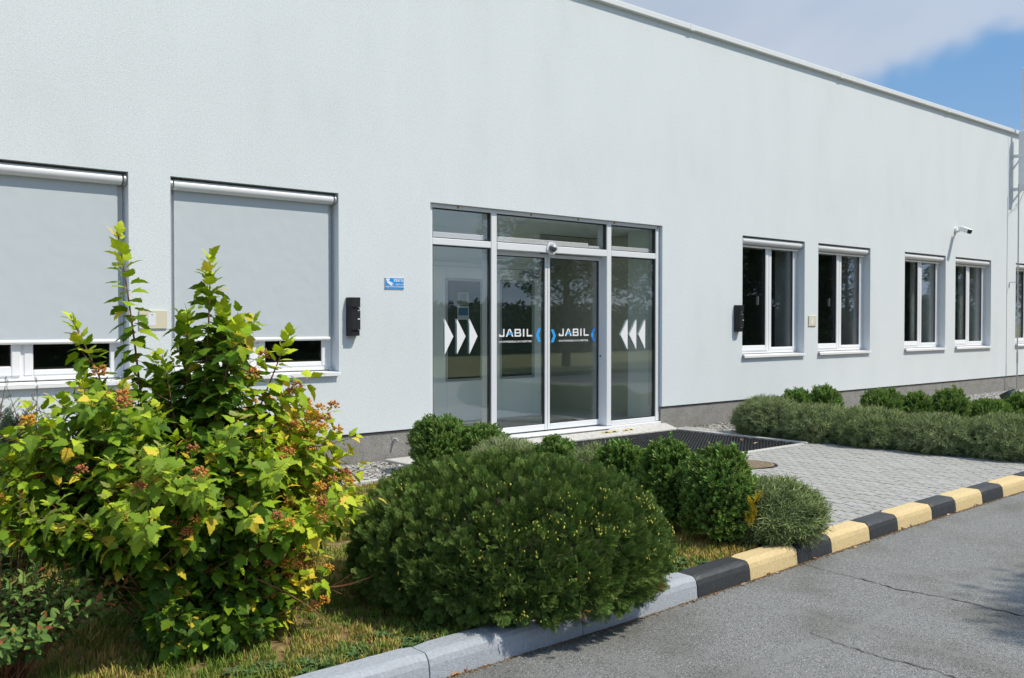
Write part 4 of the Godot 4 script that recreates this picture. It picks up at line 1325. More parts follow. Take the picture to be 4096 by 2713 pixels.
func golden_shrub() -> void:
	var base := Vector3(1.82, -0.15, 4.12)
	var o := thing("ninebark_shrub", "big leafy green and gold shrub with rusty seed heads in the left foreground", "shrub", base)
	var meshes := []
	for k in 4: meshes.append(lobed_leaf([0.06, 0.1, 0.03, 0.08][k], [0.3, 0.45, 0.2, 0.38][k], [-0.1, 0.2, 0.05, -0.22][k], 70 + k))
	# palette: deep, mid, fresh, lime, gold (linear)
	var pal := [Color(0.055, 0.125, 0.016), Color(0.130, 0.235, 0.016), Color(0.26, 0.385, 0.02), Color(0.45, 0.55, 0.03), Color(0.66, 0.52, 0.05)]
	var leaves := []
	var stems := MB.new()
	var heads := []
	var shoots := []     # [base, tip, lean, laterals]
	for t in [[1.63, 1.82, 3.82, 0], [2.0, 1.71, 4.07, 3], [2.04, 1.45, 4.14, 2], [1.41, 1.39, 3.83, 2], [2.01, 1.38, 4.36, 2], [2.25, 1.33, 4.43, 1], [1.95, 1.43, 3.9, 1], [1.78, 1.22, 4.0, 3], [2.3, 1.02, 4.3, 3], [2.08, 1.2, 4.2, 3]]:
		var tip := Vector3(t[0], t[1], t[2])
		shoots.append([base + Vector3(rnd(-0.12, 0.12), 0, rnd(-0.12, 0.12)), tip, Vector3(0.05, 0.12, 0.03), t[3] + 1])
	for i in 66:
		var a := TAU * i / 66.0 * 13.0 + rnd(-0.3, 0.3)
		var rr := rnd(0.25, 0.92)
		var hh := (1.42 - 0.74 * rr * rr) * rnd(0.70, 1.02) * (0.86 if cos(a) > 0.3 else 1.0)
		var tip := base + Vector3(cos(a) * rr, maxf(hh, 0.12), sin(a) * rr * 0.85)
		shoots.append([base + Vector3(cos(a), 0, sin(a)) * rnd(0.02, 0.16), tip, Vector3(cos(a) * 0.1, rnd(0.1, 0.3) * rr, sin(a) * 0.1), 7])
	for i in 20:    # upper body
		var a := i * 2.4
		var tip := Vector3(1.84 + cos(a) * rnd(0.1, 0.46), rnd(0.85, 1.22) - 0.12 * absf(cos(a)), 4.08 + sin(a) * rnd(0.05, 0.3))
		shoots.append([base + Vector3(cos(a), 0, sin(a)) * rnd(0.02, 0.14), tip, Vector3(cos(a) * 0.08, 0.1, sin(a) * 0.08), 7])
	for i in 34:    # leafy skirt close to the ground
		var a := rnd(0.2, 3.6)
		var rr := rnd(0.3, 0.8)
		shoots.append([base + Vector3(cos(a), 0, sin(a)) * 0.12, base + Vector3(cos(a) * rr, rnd(0.04, 0.3), sin(a) * rr * 0.75), Vector3(0, rnd(0.05, 0.16), 0), 6])
	for i in 26:    # low arching outer shoots, many to the right
		var a := rnd(-1.5, 1.2) if i % 2 else rnd(0, TAU)
		var rr := rnd(0.7, 1.0)
		var tip := base + Vector3(cos(a) * rr, rnd(0.1, 0.62), sin(a) * rr * 0.85)
		shoots.append([base + Vector3(cos(a), 0, sin(a)) * 0.1, tip, Vector3(0, rnd(0.2, 0.38), 0), 6])
	for t in [[2.54, 0.86, 4.3], [2.66, 0.70, 4.35], [2.68, 0.45, 4.38], [2.58, 0.26, 4.5], [2.62, 0.55, 4.3], [2.45, 0.95, 4.2], [1.12, 0.85, 3.9], [1.18, 0.6, 4.15]]:
		shoots.append([base + Vector3(rnd(-0.1, 0.1), 0, rnd(-0.1, 0.1)), Vector3(t[0], t[1], t[2]), Vector3(0, 0.22, 0), 6])
	for s in shoots:
		if s[1].y < 0.3 and (s[1].z > 4.6 or s[1].x < 1.5 or s[1].x > 2.45): continue
		var c := stem_curve(s[0] - base, s[1] - base, s[2])
		var L: float = s[0].distance_to(s[1])
		stems.tube(c, range(c.size()).map(func(i): return lerpf(0.0065, 0.0018, float(i) / (c.size() - 1)) * (0.7 + L * 0.4)), 6, false)
		var twigs := [[c, L, true]]
		for k in s[3]:
			var t0 := rnd(0.35, 0.92)
			var p := at_curve(c, t0)
			var out := Vector3(p.x, 0, p.z).normalized() * 0.7 + Vector3(rnd(-0.8, 0.8), rnd(0.15, 0.9), rnd(-0.8, 0.8))
			var ll := rnd(0.14, 0.34)
			var c2 := stem_curve(p, p + out.normalized() * ll, Vector3(0, -0.02, 0), 5)
			stems.tube(c2, [0.003, 0.0026, 0.0022, 0.0018, 0.0015, 0.001], 5, false)
			twigs.append([c2, ll, false])
			if rng.randf() < (0.6 if s[1].x > 2.05 else 0.12) and c2[-1].y + base.y > 0.0 and c2[-1].x + base.x < 2.68 - maxf(0.0, 0.32 - c2[-1].y - base.y) * 1.3 and (c2[-1].z + base.z < 4.55 or c2[-1].y + base.y > 0.42) and (c2[-1].x + base.x > 1.55 or c2[-1].y + base.y > 0.3): heads.append(c2[-1])
		if s[1].x > 2.2 and s[1].y < 1.0 and rng.randf() < 0.6: heads.append(c[-1])
		for w in twigs:
			var cc: Array = w[0]
			var n := int(w[1] / (0.021 if s[1].y > 1.25 else 0.024)) + 2 if w[2] else int(w[1] / 0.022) + 3
			var ph := rnd(0, TAU)
			var tall: bool = s[1].y > 1.25
			for k in n:
				var t := lerpf(0.25 if w[2] else 0.1, 1.0, (k + 0.5) / n)
				var p := at_curve(cc, t)
				var d := (at_curve(cc, t + 0.04) - at_curve(cc, t - 0.04)).normalized()
				var a := ph + k * 2.4
				var side := along_y(d, a) * Vector3(1, 0, 0)
				var young := smoothstep(0.75, 1.0, t)
				var dir := (side * (1.0 - 0.55 * young) + d * (0.25 + 0.8 * young) + Vector3(0, (-0.42 if tall else -0.18) * (1.0 - young), 0)).normalized()
				var size := rnd(0.050, 0.078) * (1.0 - 0.35 * young) if not tall else rnd(0.078, 0.102) * (1.0 - 0.35 * young)
				var up := (Vector3.UP * 1.1 + d * 0.5 + rvec() * 0.6).normalized()
				var wp: Vector3 = base + p
				if wp.x > 2.62 + 0.14 * rng.randf() - maxf(0.0, 0.32 - wp.y) * 1.3: continue
				if wp.z > 4.55 + 0.1 * rng.randf() and wp.y < 0.42: continue
				if wp.x < 1.55 and wp.y < 0.30 and wp.z > 4.2: continue
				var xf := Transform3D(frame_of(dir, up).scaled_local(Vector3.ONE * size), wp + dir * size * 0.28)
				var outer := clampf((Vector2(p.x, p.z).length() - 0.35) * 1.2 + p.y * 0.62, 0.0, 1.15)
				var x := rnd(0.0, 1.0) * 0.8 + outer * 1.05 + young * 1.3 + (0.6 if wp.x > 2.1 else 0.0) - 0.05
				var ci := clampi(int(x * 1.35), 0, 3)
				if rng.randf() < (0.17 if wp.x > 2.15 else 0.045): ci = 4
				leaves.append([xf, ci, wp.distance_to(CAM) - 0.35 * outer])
	part(o, "stems", stems, M.twig_red)
	leafy(o, leaves, meshes, pal, 0.5, 0.7)
	# rusty seed heads: tight clusters of small bladders
	var hm := []
	for k in 3:
		var b := MB.new()
		for i in 34:
			var d := rvec()
			if d.y < -0.5: d.y = -d.y
			b.blob(Transform3D(Basis(Quaternion(Vector3.UP, d)) * Basis.from_scale(Vector3(0.0046, 0.0075, 0.0046)), d * rnd(0.016, 0.030)), 3, 5)
		hm.append(b.mesh())
	var hc := [mat(0.50, 0.20, 0.045, 0.8), mat(0.60, 0.29, 0.03, 0.8), mat(0.42, 0.15, 0.055, 0.8)]
	for i in heads.size():
		var h := mi(hm[i % 3], hc[rng.randi() % 3])
		h.name = "seed_head"
		o.add_child(h, true)
		h.position = heads[i] + Vector3(0.004, 0.024, 0.014)
		h.scale = Vector3.ONE * rnd(0.85, 1.35)
	var tw := MB.new()     # bare twig hanging over the grass
	tw.tube(stem_curve(Vector3(2.0, 0.18, 4.55) - base, Vector3(2.36, -0.11, 4.72) - base, Vector3(0.02, 0.04, 0), 8), [0.004, 0.004, 0.0038, 0.0035, 0.0032, 0.003, 0.0025, 0.002, 0.0012], 6)
	part(o, "bare_twig", tw, M.twig_red)

func fan_spray(sd: int) -> ArrayMesh:    # flat scaly frond, unit length along +y in the x-y plane
	var r := RandomNumberGenerator.new()
	r.seed = sd
	var b := MB.new()
	var dia := func(a: Vector3, e: Vector3, w: float) -> void:
		var d := (e - a)
		var s := Vector3(-d.y, d.x, 0).normalized() * w
		var m := a + d * 0.45 + Vector3(0, 0, r.randf_range(-0.01, 0.012))
		b.tri(a, m - s, e); b.tri(a, e, m + s)
	var spine := func(t: float) -> Vector3: return Vector3(0.05 * sin(t * 3.0), t, 0.16 * t * t)
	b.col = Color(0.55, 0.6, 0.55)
	for i in 4: dia.call(spine.call(i * 0.25), spine.call(i * 0.25 + 0.3), 0.02)
	for i in 6:
		var t := 0.14 + i * 0.14
		for s in [-1.0, 1.0]:
			var a: Vector3 = spine.call(t + (0.06 if s > 0 else 0.0))
			var l := (0.42 - 0.28 * absf(t - 0.30)) * r.randf_range(0.75, 1.15) * (1.0 if t < 0.75 else 0.7)
			var an := deg_to_rad(r.randf_range(34, 50))
			var d := Vector3(s * sin(an), cos(an), r.randf_range(-0.1, 0.4))
			var p1 := a + d * l * 0.5
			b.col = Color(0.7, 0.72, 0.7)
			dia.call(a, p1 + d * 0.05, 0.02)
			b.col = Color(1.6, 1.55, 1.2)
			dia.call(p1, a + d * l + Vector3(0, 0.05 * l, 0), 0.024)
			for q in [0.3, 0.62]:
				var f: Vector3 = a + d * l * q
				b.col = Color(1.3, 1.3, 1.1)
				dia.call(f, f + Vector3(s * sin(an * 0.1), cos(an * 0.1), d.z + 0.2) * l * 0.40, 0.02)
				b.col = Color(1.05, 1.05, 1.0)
				dia.call(f, f + Vector3(s * sin(an * 1.9), cos(an * 1.9), d.z) * l * 0.32, 0.018)
	return b.mesh()

func thuja() -> void:
	var c := Vector3(3.57, 0.10, 4.53)
	var R := Vector3(0.92, 0.535, 0.97)
	var o := thing("thuja_dome", "wide dark green clipped conifer dome with yellow cones leaning over the kerb", "shrub", Vector3(c.x, -0.15, c.z))
	var f := FastNoiseLite.new()
	f.seed = 8; f.frequency = 4.2; f.fractal_octaves = 2
	var big := FastNoiseLite.new()
	big.seed = 18; big.frequency = 1.1
	var rad := func(d: Vector3) -> float:
		return 1.0 + 0.06 * f.get_noise_3dv(d) + 0.04 * big.get_noise_3dv(d)
	var core := MB.new()
	core.blob(Transform3D(Basis.from_scale(R * 0.80), c), 10, 20)
	part(o, "dark_core", core, M.core, true)  # solid dark core, added to block the view through the sprays
	var tk := MB.new()
	for k in 5: tk.tube([Vector3(c.x + rnd(-0.2, 0.2), -0.16, c.z + rnd(-0.2, 0.2)), c + Vector3(rnd(-0.3, 0.3), 0, rnd(-0.3, 0.3))], [0.03, 0.015], 7)
	part(o, "trunk", tk, M.bark, true)
	var meshes := []
	for k in 3: meshes.append(fan_spray(200 + k))
	var xf := [[], [], []]
	var cs := [[], [], []]
	var cones := []
	for q in 720:       # tufts: sprays that fan out from a point just under the surface
		var d := Vector3.ZERO
		if q < 640:
			var y := 1.0 - 1.62 * (q + 0.5) / 640.0
			var a := q * 2.39996
			d = (Vector3(cos(a) * sqrt(1.0 - y * y), y, sin(a) * sqrt(1.0 - y * y)) + rvec() * 0.05).normalized()
		else:
			d = rvec()
			if d.y < -0.5: d.y = -d.y
		var lift: float = rad.call(d) * rnd(0.985, 1.03)
		var tone := rnd(0.8, 1.2)
		var tr := rnd(0.06, 0.09)
		for w in 40:
			var off := rvec()
			off = (off - d * off.dot(d))
			var rr := sqrt(rng.randf())
			off = off.normalized() * rr
			var p: Vector3 = c + d * R * lift + off * tr - d * (0.115 * rr * rr + rnd(0.0, 0.02))
			if p.y < -0.13: continue
			var grow := (d + off * 1.1 + Vector3(0, 0.35 if d.y > -0.1 else -0.05, 0) + rvec() * 0.25).normalized()
			var s := rnd(0.048, 0.072)
			var g := tone * rnd(0.8, 1.2)
			var k := w % 3
			xf[k].append(Transform3D(along_y(grow, rnd(0, TAU)).scaled_local(Vector3(s, s, s)), p - grow * s * 0.72 - o.position))
			cs[k].append(Color(0.135 * g * rnd(0.85, 1.2), 0.215 * g, 0.046 * g))
	var lm := leafmat(0.62, 0.14, 0.3)
	for k in 3: multi(o, "foliage", meshes[k], lm, xf[k], cs[k])
	# yellow cones in loose groups, mostly on the sunny side
	var cm := MB.new()
	cm.blob(Transform3D(Basis.from_scale(Vector3(0.0042, 0.008, 0.0042)), Vector3.ZERO), 4, 6)
	var cmesh := cm.mesh()
	var cmat := mat(0.47, 0.44, 0.06, 0.7)
	var made := 0
	for gidx in 70:
		var d := Vector3(rnd(-0.7, 0.9), rnd(-0.3, 0.8), rnd(0.3, 1.0)).normalized() if gidx % 3 else rvec()
		if d.y < -0.4: d.y = -d.y
		for q in rng.randi_range(2, 8):
			if made >= 290: break
			var d2 := (d + rvec() * 0.07).normalized()
			var p: Vector3 = c + d2 * R * rad.call(d2) * rnd(0.985, 1.025)
			if p.y < -0.08: continue
			var m := mi(cmesh, cmat)
			m.name = "cone"
			o.add_child(m, true)
			m.position = p - o.position
			m.rotation = Vector3(rnd(-0.6, 0.6), 0, rnd(-0.6, 0.6))
			m.scale = Vector3.ONE * rnd(0.6, 1.0)
			made += 1
	var dry := [[], []]
	for e in [Vector3(0.22, -0.12, 0.9), Vector3(-0.28, -0.2, 0.9)]:
		var d: Vector3 = e.normalized()
		for q in 4:
			var d2 := (d + rvec() * 0.04).normalized()
			dry[0].append(Transform3D(along_y((d2 + rvec() * 0.4).normalized(), rnd(0, TAU)).scaled_local(Vector3.ONE * 0.045), c + d2 * R * 1.03 - o.position))
			dry[1].append(Color(0.30, 0.15, 0.04))
	multi(o, "dry_sprays", meshes[0], lm, dry[0], dry[1])

func box_sprig(sd: int) -> ArrayMesh:   # upright twig with opposite small oval leaves, unit height
	var r := RandomNumberGenerator.new()
	r.seed = sd
	var b := MB.new()
	for i in 8:
		var t := 0.12 + 0.12 * i
		for s in 2:
			var a := (i % 2) * PI / 2 + s * PI + r.randf_range(-0.3, 0.3)
			var up := lerpf(0.35, 1.5, t)
			var d := Vector3(cos(a), up + r.randf_range(-0.2, 0.2), sin(a)).normalized()
			leaf_quad(b, Vector3(0, t, 0), d, Vector3(-cos(a) * up, 1, -sin(a) * up), r.randf_range(0.26, 0.34), 0.17, 0.1)
	b.quad(Vector3(-0.012, 0, 0), Vector3(0.012, 0, 0), Vector3(0.008, 1, 0), Vector3(-0.008, 1, 0))
	return b.mesh()

func lavender_sprig(sd: int) -> ArrayMesh:
	var r := RandomNumberGenerator.new()
	r.seed = sd
	var b := MB.new()
	for i in 13:
		var t := 0.05 + 0.06 * i
		var a := i * 2.4 + r.randf_range(-0.3, 0.3)
		var d := Vector3(cos(a), r.randf_range(0.7, 1.9), sin(a)).normalized()
		leaf_quad(b, Vector3(0, t, 0), d, Vector3(-cos(a), 0.7, -sin(a)), r.randf_range(0.38, 0.6), 0.05, r.randf_range(0.0, 0.3))
	b.quad(Vector3(-0.01, 0, 0), Vector3(0.01, 0, 0), Vector3(0.006, 0.9, 0), Vector3(-0.006, 0.9, 0))
	return b.mesh()

var box_meshes := []
var lav_meshes := []

func ball(called: String, label: String, group: String, at: Vector3, r: float, h: float, count: int, tone := 1.0, sd := 1) -> Node3D:
	var o := thing(called, label, "shrub", at, group)
	var f := FastNoiseLite.new()
	f.seed = sd; f.frequency = 1.3
	var c := Vector3(0, h * 0.5, 0)
	var R := Vector3(r, h * 0.5, r)
	var core := MB.new()
	core.blob(Transform3D(Basis.from_scale(R * 0.78), c), 7, 14)
	core.tube([Vector3(0, -0.03, 0), Vector3(0, h * 0.5, 0)], [0.02, 0.012], 7)
	part(o, "dark_core", core, M.core)  # solid dark core with a stem, stops the ball being see-through
	var xf := [[], []]
	var cs := [[], []]
	for i in int(count * 1.6):
		var d := rvec()
		if d.y < -0.75: d.y = -d.y
		var k := 1.0 + 0.30 * f.get_noise_3dv(d)
		var s := rnd(0.055, 0.092)
		var p: Vector3 = c + d * R * k * ([1.0, 0.97, 0.86][i % 3] * rnd(0.95, 1.03))
		if p.y < 0.01: continue
		var g := (d + Vector3(0, 0.75, 0) + rvec() * 0.35).normalized()
		if d.y > 0.0 and rng.randf() < 0.13: s *= rnd(1.3, 1.9)
		xf[i % 2].append(Transform3D(along_y(g, rnd(0, TAU)).scaled_local(Vector3.ONE * s), p - g * s * 0.6))
		var e := tone * rnd(0.75, 1.25)
		cs[i % 2].append(Color(0.145 * e * rnd(0.9, 1.25), 0.26 * e, 0.055 * e))
	var lm := leafmat(0.45, 0.6, 0.35)
	for k in 2: multi(o, "foliage", box_meshes[k], lm, xf[k], cs[k])
	return o

func lavender(called: String, label: String, group: String, at: Vector3, R: Vector3, count: int, sd := 1, green := 0.0) -> Node3D:
	var o := thing(called, label, "shrub", at, group)
	var f := FastNoiseLite.new()
	f.seed = sd; f.frequency = 1.8
	var c := Vector3(0, R.y * 0.42, 0)
	var E := Vector3(R.x, R.y * 0.58, R.z)
	var core := MB.new()
	core.blob(Transform3D(Basis.from_scale(E * 0.8), c), 7, 14)
	part(o, "dark_core", core, M.core)  # dark solid filling behind the sprigs, not modelled branches
	var xf := [[], []]
	var cs := [[], []]
	for i in count:
		var d := rvec()
		if d.y < -0.65: d.y = -d.y
		var k := 1.0 + 0.15 * f.get_noise_3dv(d)
		var s := rnd(0.085, 0.145)
		var p: Vector3 = c + d * E * k * ([1.0, 0.96, 0.88][i % 3] * rnd(0.95, 1.03))
		if p.y < 0.0: continue
		var g := (d + Vector3(0, 0.55, 0) + rvec() * 0.5).normalized()
		xf[i % 2].append(Transform3D(along_y(g, rnd(0, TAU)).scaled_local(Vector3.ONE * s), p - g * s * 0.45))
		var e := rnd(0.35, 1.45)
		cs[i % 2].append(Color(lerpf(0.33, 0.22, green) * e, lerpf(0.385, 0.315, green) * e, lerpf(0.20, 0.09, green) * e * rnd(0.85, 1.1)))
	var lm := leafmat(0.6, 0.5, 0.2)
	for k in 2: multi(o, "foliage", lav_meshes[k], lm, xf[k], cs[k])
	return o

func vegetation() -> void:
	for k in 2:
		box_meshes.append(box_sprig(300 + k))
		lav_meshes.append(lavender_sprig(310 + k))
	golden_shrub()
	thuja()
	var P := PAVE - 0.01
	var G := "clipped box balls along the left of the path"
	ball("box_ball", "large round box bush beside the tap, nearest the wall left of the doors", G, Vector3(5.72, P, 1.0), 0.29, 0.55, 1100, 1.0, 1)
	ball("box_ball", "low box bush at the foot of the left side pane, behind the conifer dome", G, Vector3(6.08, P, 1.28), 0.25, 0.46, 700, 1.0, 2)
	ball("box_ball", "small box bush showing just over the top of the conifer dome", G, Vector3(5.86, P, 2.55), 0.20, 0.46, 600, 1.0, 3)
	ball("box_ball", "round box bush by the conifer dome's right shoulder, furthest of a row of three", G, Vector3(5.50, P, 3.66), 0.22, 0.55, 1100, 1.0, 4)
	ball("box_ball", "round box bush in front of the rubber mat, middle of a row of three", G, Vector3(5.46, P, 4.16), 0.225, 0.60, 1300, 1.0, 5)
	var yb := ball("box_ball", "round box bush with a yellowed sprig, nearest the kerb of a row of three", G, Vector3(5.42, P, 4.64), 0.245, 0.62, 1500, 1.0, 6)
	var ys := []
	var yc := []
	for i in 9:
		var t := i / 8.0
		ys.append(Transform3D(along_y(Vector3(rnd(-0.5, 0.5), 1, rnd(-0.2, 0.6)), rnd(0, TAU)).scaled_local(Vector3.ONE * 0.10), Vector3(-0.02 + 0.06 * t, 0.13 + 0.17 * t, 0.275 + rnd(-0.01, 0.02))))
		yc.append(Color(0.62, 0.42, 0.02))
	var yo := multi(yb, "yellow_sprig", fan_spray(220), leafmat(0.6, 0.3), ys, yc)
	yo.set_meta("label", "yellowed sprig of foliage")
	lavender("lavender_clump", "grey green lavender clump at the kerb corner of the path", "lavender left of the path", Vector3(5.80, P, 4.83), Vector3(0.36, 0.36, 0.33), 1900, 21, 0.35)
	lavender("lavender_clump", "pale grey lavender clump behind the conifer dome before the left door leaf", "lavender left of the path", Vector3(5.75, P, 2.0), Vector3(0.36, 0.40, 0.36), 1100, 22)
	lavender("lavender_clump", "pale grey lavender clump between the small box bush and the rubber mat", "lavender left of the path", Vector3(6.0, P, 2.95), Vector3(0.30, 0.40, 0.36), 900, 23, 0.1)
	var hz := 1.38
	var hl := ["end of the lavender hedge nearest the wall, rounded grey clump", "second lavender clump from the wall in the right-hand hedge", "third lavender clump from the wall in the right-hand hedge", "fourth lavender clump from the wall in the right-hand hedge", "fifth lavender clump from the wall in the right-hand hedge", "lavender clump at the kerb end of the right-hand hedge"]
	for i in 6:
		lavender("lavender_clump", hl[i], "lavender hedge right of the path", Vector3(10.92 + 0.016 * i * i, P, hz), Vector3(0.43 + 0.02 * (i % 2), [0.49, 0.43, 0.44, 0.41, 0.44, 0.43][i], 0.48), 2300, 30 + i, 0.1 + 0.08 * (i % 3))
		hz += 0.72
	var rl := ["leftmost box bush behind the lavender hedge", "box bush touching the leftmost one behind the hedge", "box bush standing alone before the grey plinth", "low box bush left of the two joined near the lawn", "taller box bush right of the low one near the lawn", "flat box bush before the floodlight", "dark box bush at the right edge of the picture"]
	var rp := [[12.34, 0.90, 0.24, 0.52], [12.62, 1.15, 0.25, 0.55], [13.27, 1.71, 0.28, 0.53], [13.65, 2.04, 0.24, 0.46], [14.02, 2.36, 0.28, 0.51], [14.45, 2.73, 0.30, 0.36], [14.9, 3.06, 0.27, 0.46]]
	for i in 7:
		ball("box_bush", rl[i], "box bushes behind the lavender hedge", Vector3(rp[i][0], P, rp[i][1]), rp[i][2], rp[i][3], 650, 1.05, 50 + i)
	juniper()
	photinia()
	gravel_and_grass()

func juniper() -> void:
	var at := Vector3(1.55, -0.15, 2.2)
	var o := thing("juniper_bush", "dark feathery juniper at the left edge behind the big leafy shrub", "shrub", at)
	var core := MB.new()
	core.blob(Transform3D(Basis.from_scale(Vector3(0.36, 0.45, 0.36)), Vector3(-0.05, 0.42, 0)), 7, 12)
	part(o, "dark_core", core, M.core)  # dark solid blob that closes the gaps in the foliage
	var mesh := fan_spray(260)
	var xf := []
	var cs := []
	for i in 1500:
		var d := rvec()
		if d.y < -0.5: d.y = -d.y
		var p := Vector3(-0.05, 0.42, 0) + d * Vector3(0.42, 0.48, 0.42) * rnd(0.72, 1.0)
		if p.y < 0.02: continue
		var g := (d * Vector3(1, 0.8, 1) + Vector3(0, 0.75, 0) + rvec() * 0.3).normalized()
		var s := rnd(0.10, 0.17)
		xf.append(Transform3D(along_y(g, rnd(0, TAU)).scaled_local(Vector3(s * 0.6, s, s)), p - g * 0.05))
		var e := rnd(0.6, 1.25)
		cs.append(Color(0.085 * e, 0.125 * e, 0.075 * e))
	var tw := MB.new()
	for k in 26:      # wispy long shoots
		var a := rnd(0, TAU)
		var p0 := Vector3(-0.05 + cos(a) * rnd(0.05, 0.34), 0.75, sin(a) * rnd(0.05, 0.34))
		var p1 := p0 + Vector3(rnd(-0.1, 0.2), rnd(0.18, 0.46), rnd(-0.1, 0.1))
		tw.tube([p0, p0.lerp(p1, 0.5) + Vector3(0.01, 0, 0), p1], [0.004, 0.003, 0.001], 5, false)
		for q in 9:
			var t := q / 8.0
			var g := ((p1 - p0).normalized() + rvec() * 0.5).normalized()
			var s := rnd(0.05, 0.10) * (1.2 - 0.6 * t)
			xf.append(Transform3D(along_y(g, rnd(0, TAU)).scaled_local(Vector3(s * 0.55, s, s)), p0.lerp(p1, t)))
			var e := rnd(0.7, 1.3)
			cs.append(Color(0.11 * e, 0.15 * e, 0.085 * e))
	part(o, "shoots", tw, M.twig_red).set_meta("kind", "stuff")
	multi(o, "foliage", mesh, leafmat(0.7, 0.2, 0.3), xf, cs)

func photinia() -> void:
	var base := Vector3(1.02, -0.15, 4.30)
	var o := thing("red_tipped_shrub", "low glossy shrub with reddish young leaves in the bottom left corner", "shrub", base)
	var leaves := []
	var stems := MB.new()
	var pal := [Color(0.045, 0.095, 0.026), Color(0.09, 0.17, 0.036), Color(0.15, 0.23, 0.05), Color(0.28, 0.08, 0.035), Color(0.36, 0.24, 0.06)]
	for i in 64:
		var a := i * 2.4
		var rr := sqrt((i + 0.5) / 64.0) * 0.46
		var tip := Vector3(cos(a) * rr, (0.70 - 0.72 * rr) * rnd(0.75, 1.1), sin(a) * rr)
		if i < 3: tip.y += 0.08
		var c := stem_curve(Vector3(rnd(-0.06, 0.06), 0, rnd(-0.06, 0.06)), tip, Vector3(0, 0.06, 0), 6)
		stems.tube(c, [0.004, 0.0036, 0.0032, 0.0028, 0.0024, 0.002, 0.0015], 5, false)
		for k in 20:
			var t := lerpf(0.35, 1.0, k / 19.0)
			var p := at_curve(c, t)
			var d := (at_curve(c, t + 0.05) - at_curve(c, t - 0.05)).normalized()
			var side := along_y(d, k * 2.4) * Vector3(1, 0, 0)
			var young := smoothstep(0.82, 1.0, t)
			var dir := (side + d * (0.5 + 1.1 * young)).normalized()
			var s := rnd(0.042, 0.062) * (1.0 - 0.3 * young)
			var ci := 3 + (rng.randi() % 2) if young > 0.6 and rng.randf() < 0.45 else clampi(int(rnd(0, 1.6) + t * 1.1), 0, 2)
			leaves.append([Transform3D(frame_of(dir, (d + Vector3.UP * 0.6).normalized()).scaled_local(Vector3.ONE * s), base + p), ci, (base + p).distance_to(CAM)])
	part(o, "stems", stems, M.twig_red)
	leafy(o, leaves, [oval_leaf(1)], pal, 0.5, 0.35)

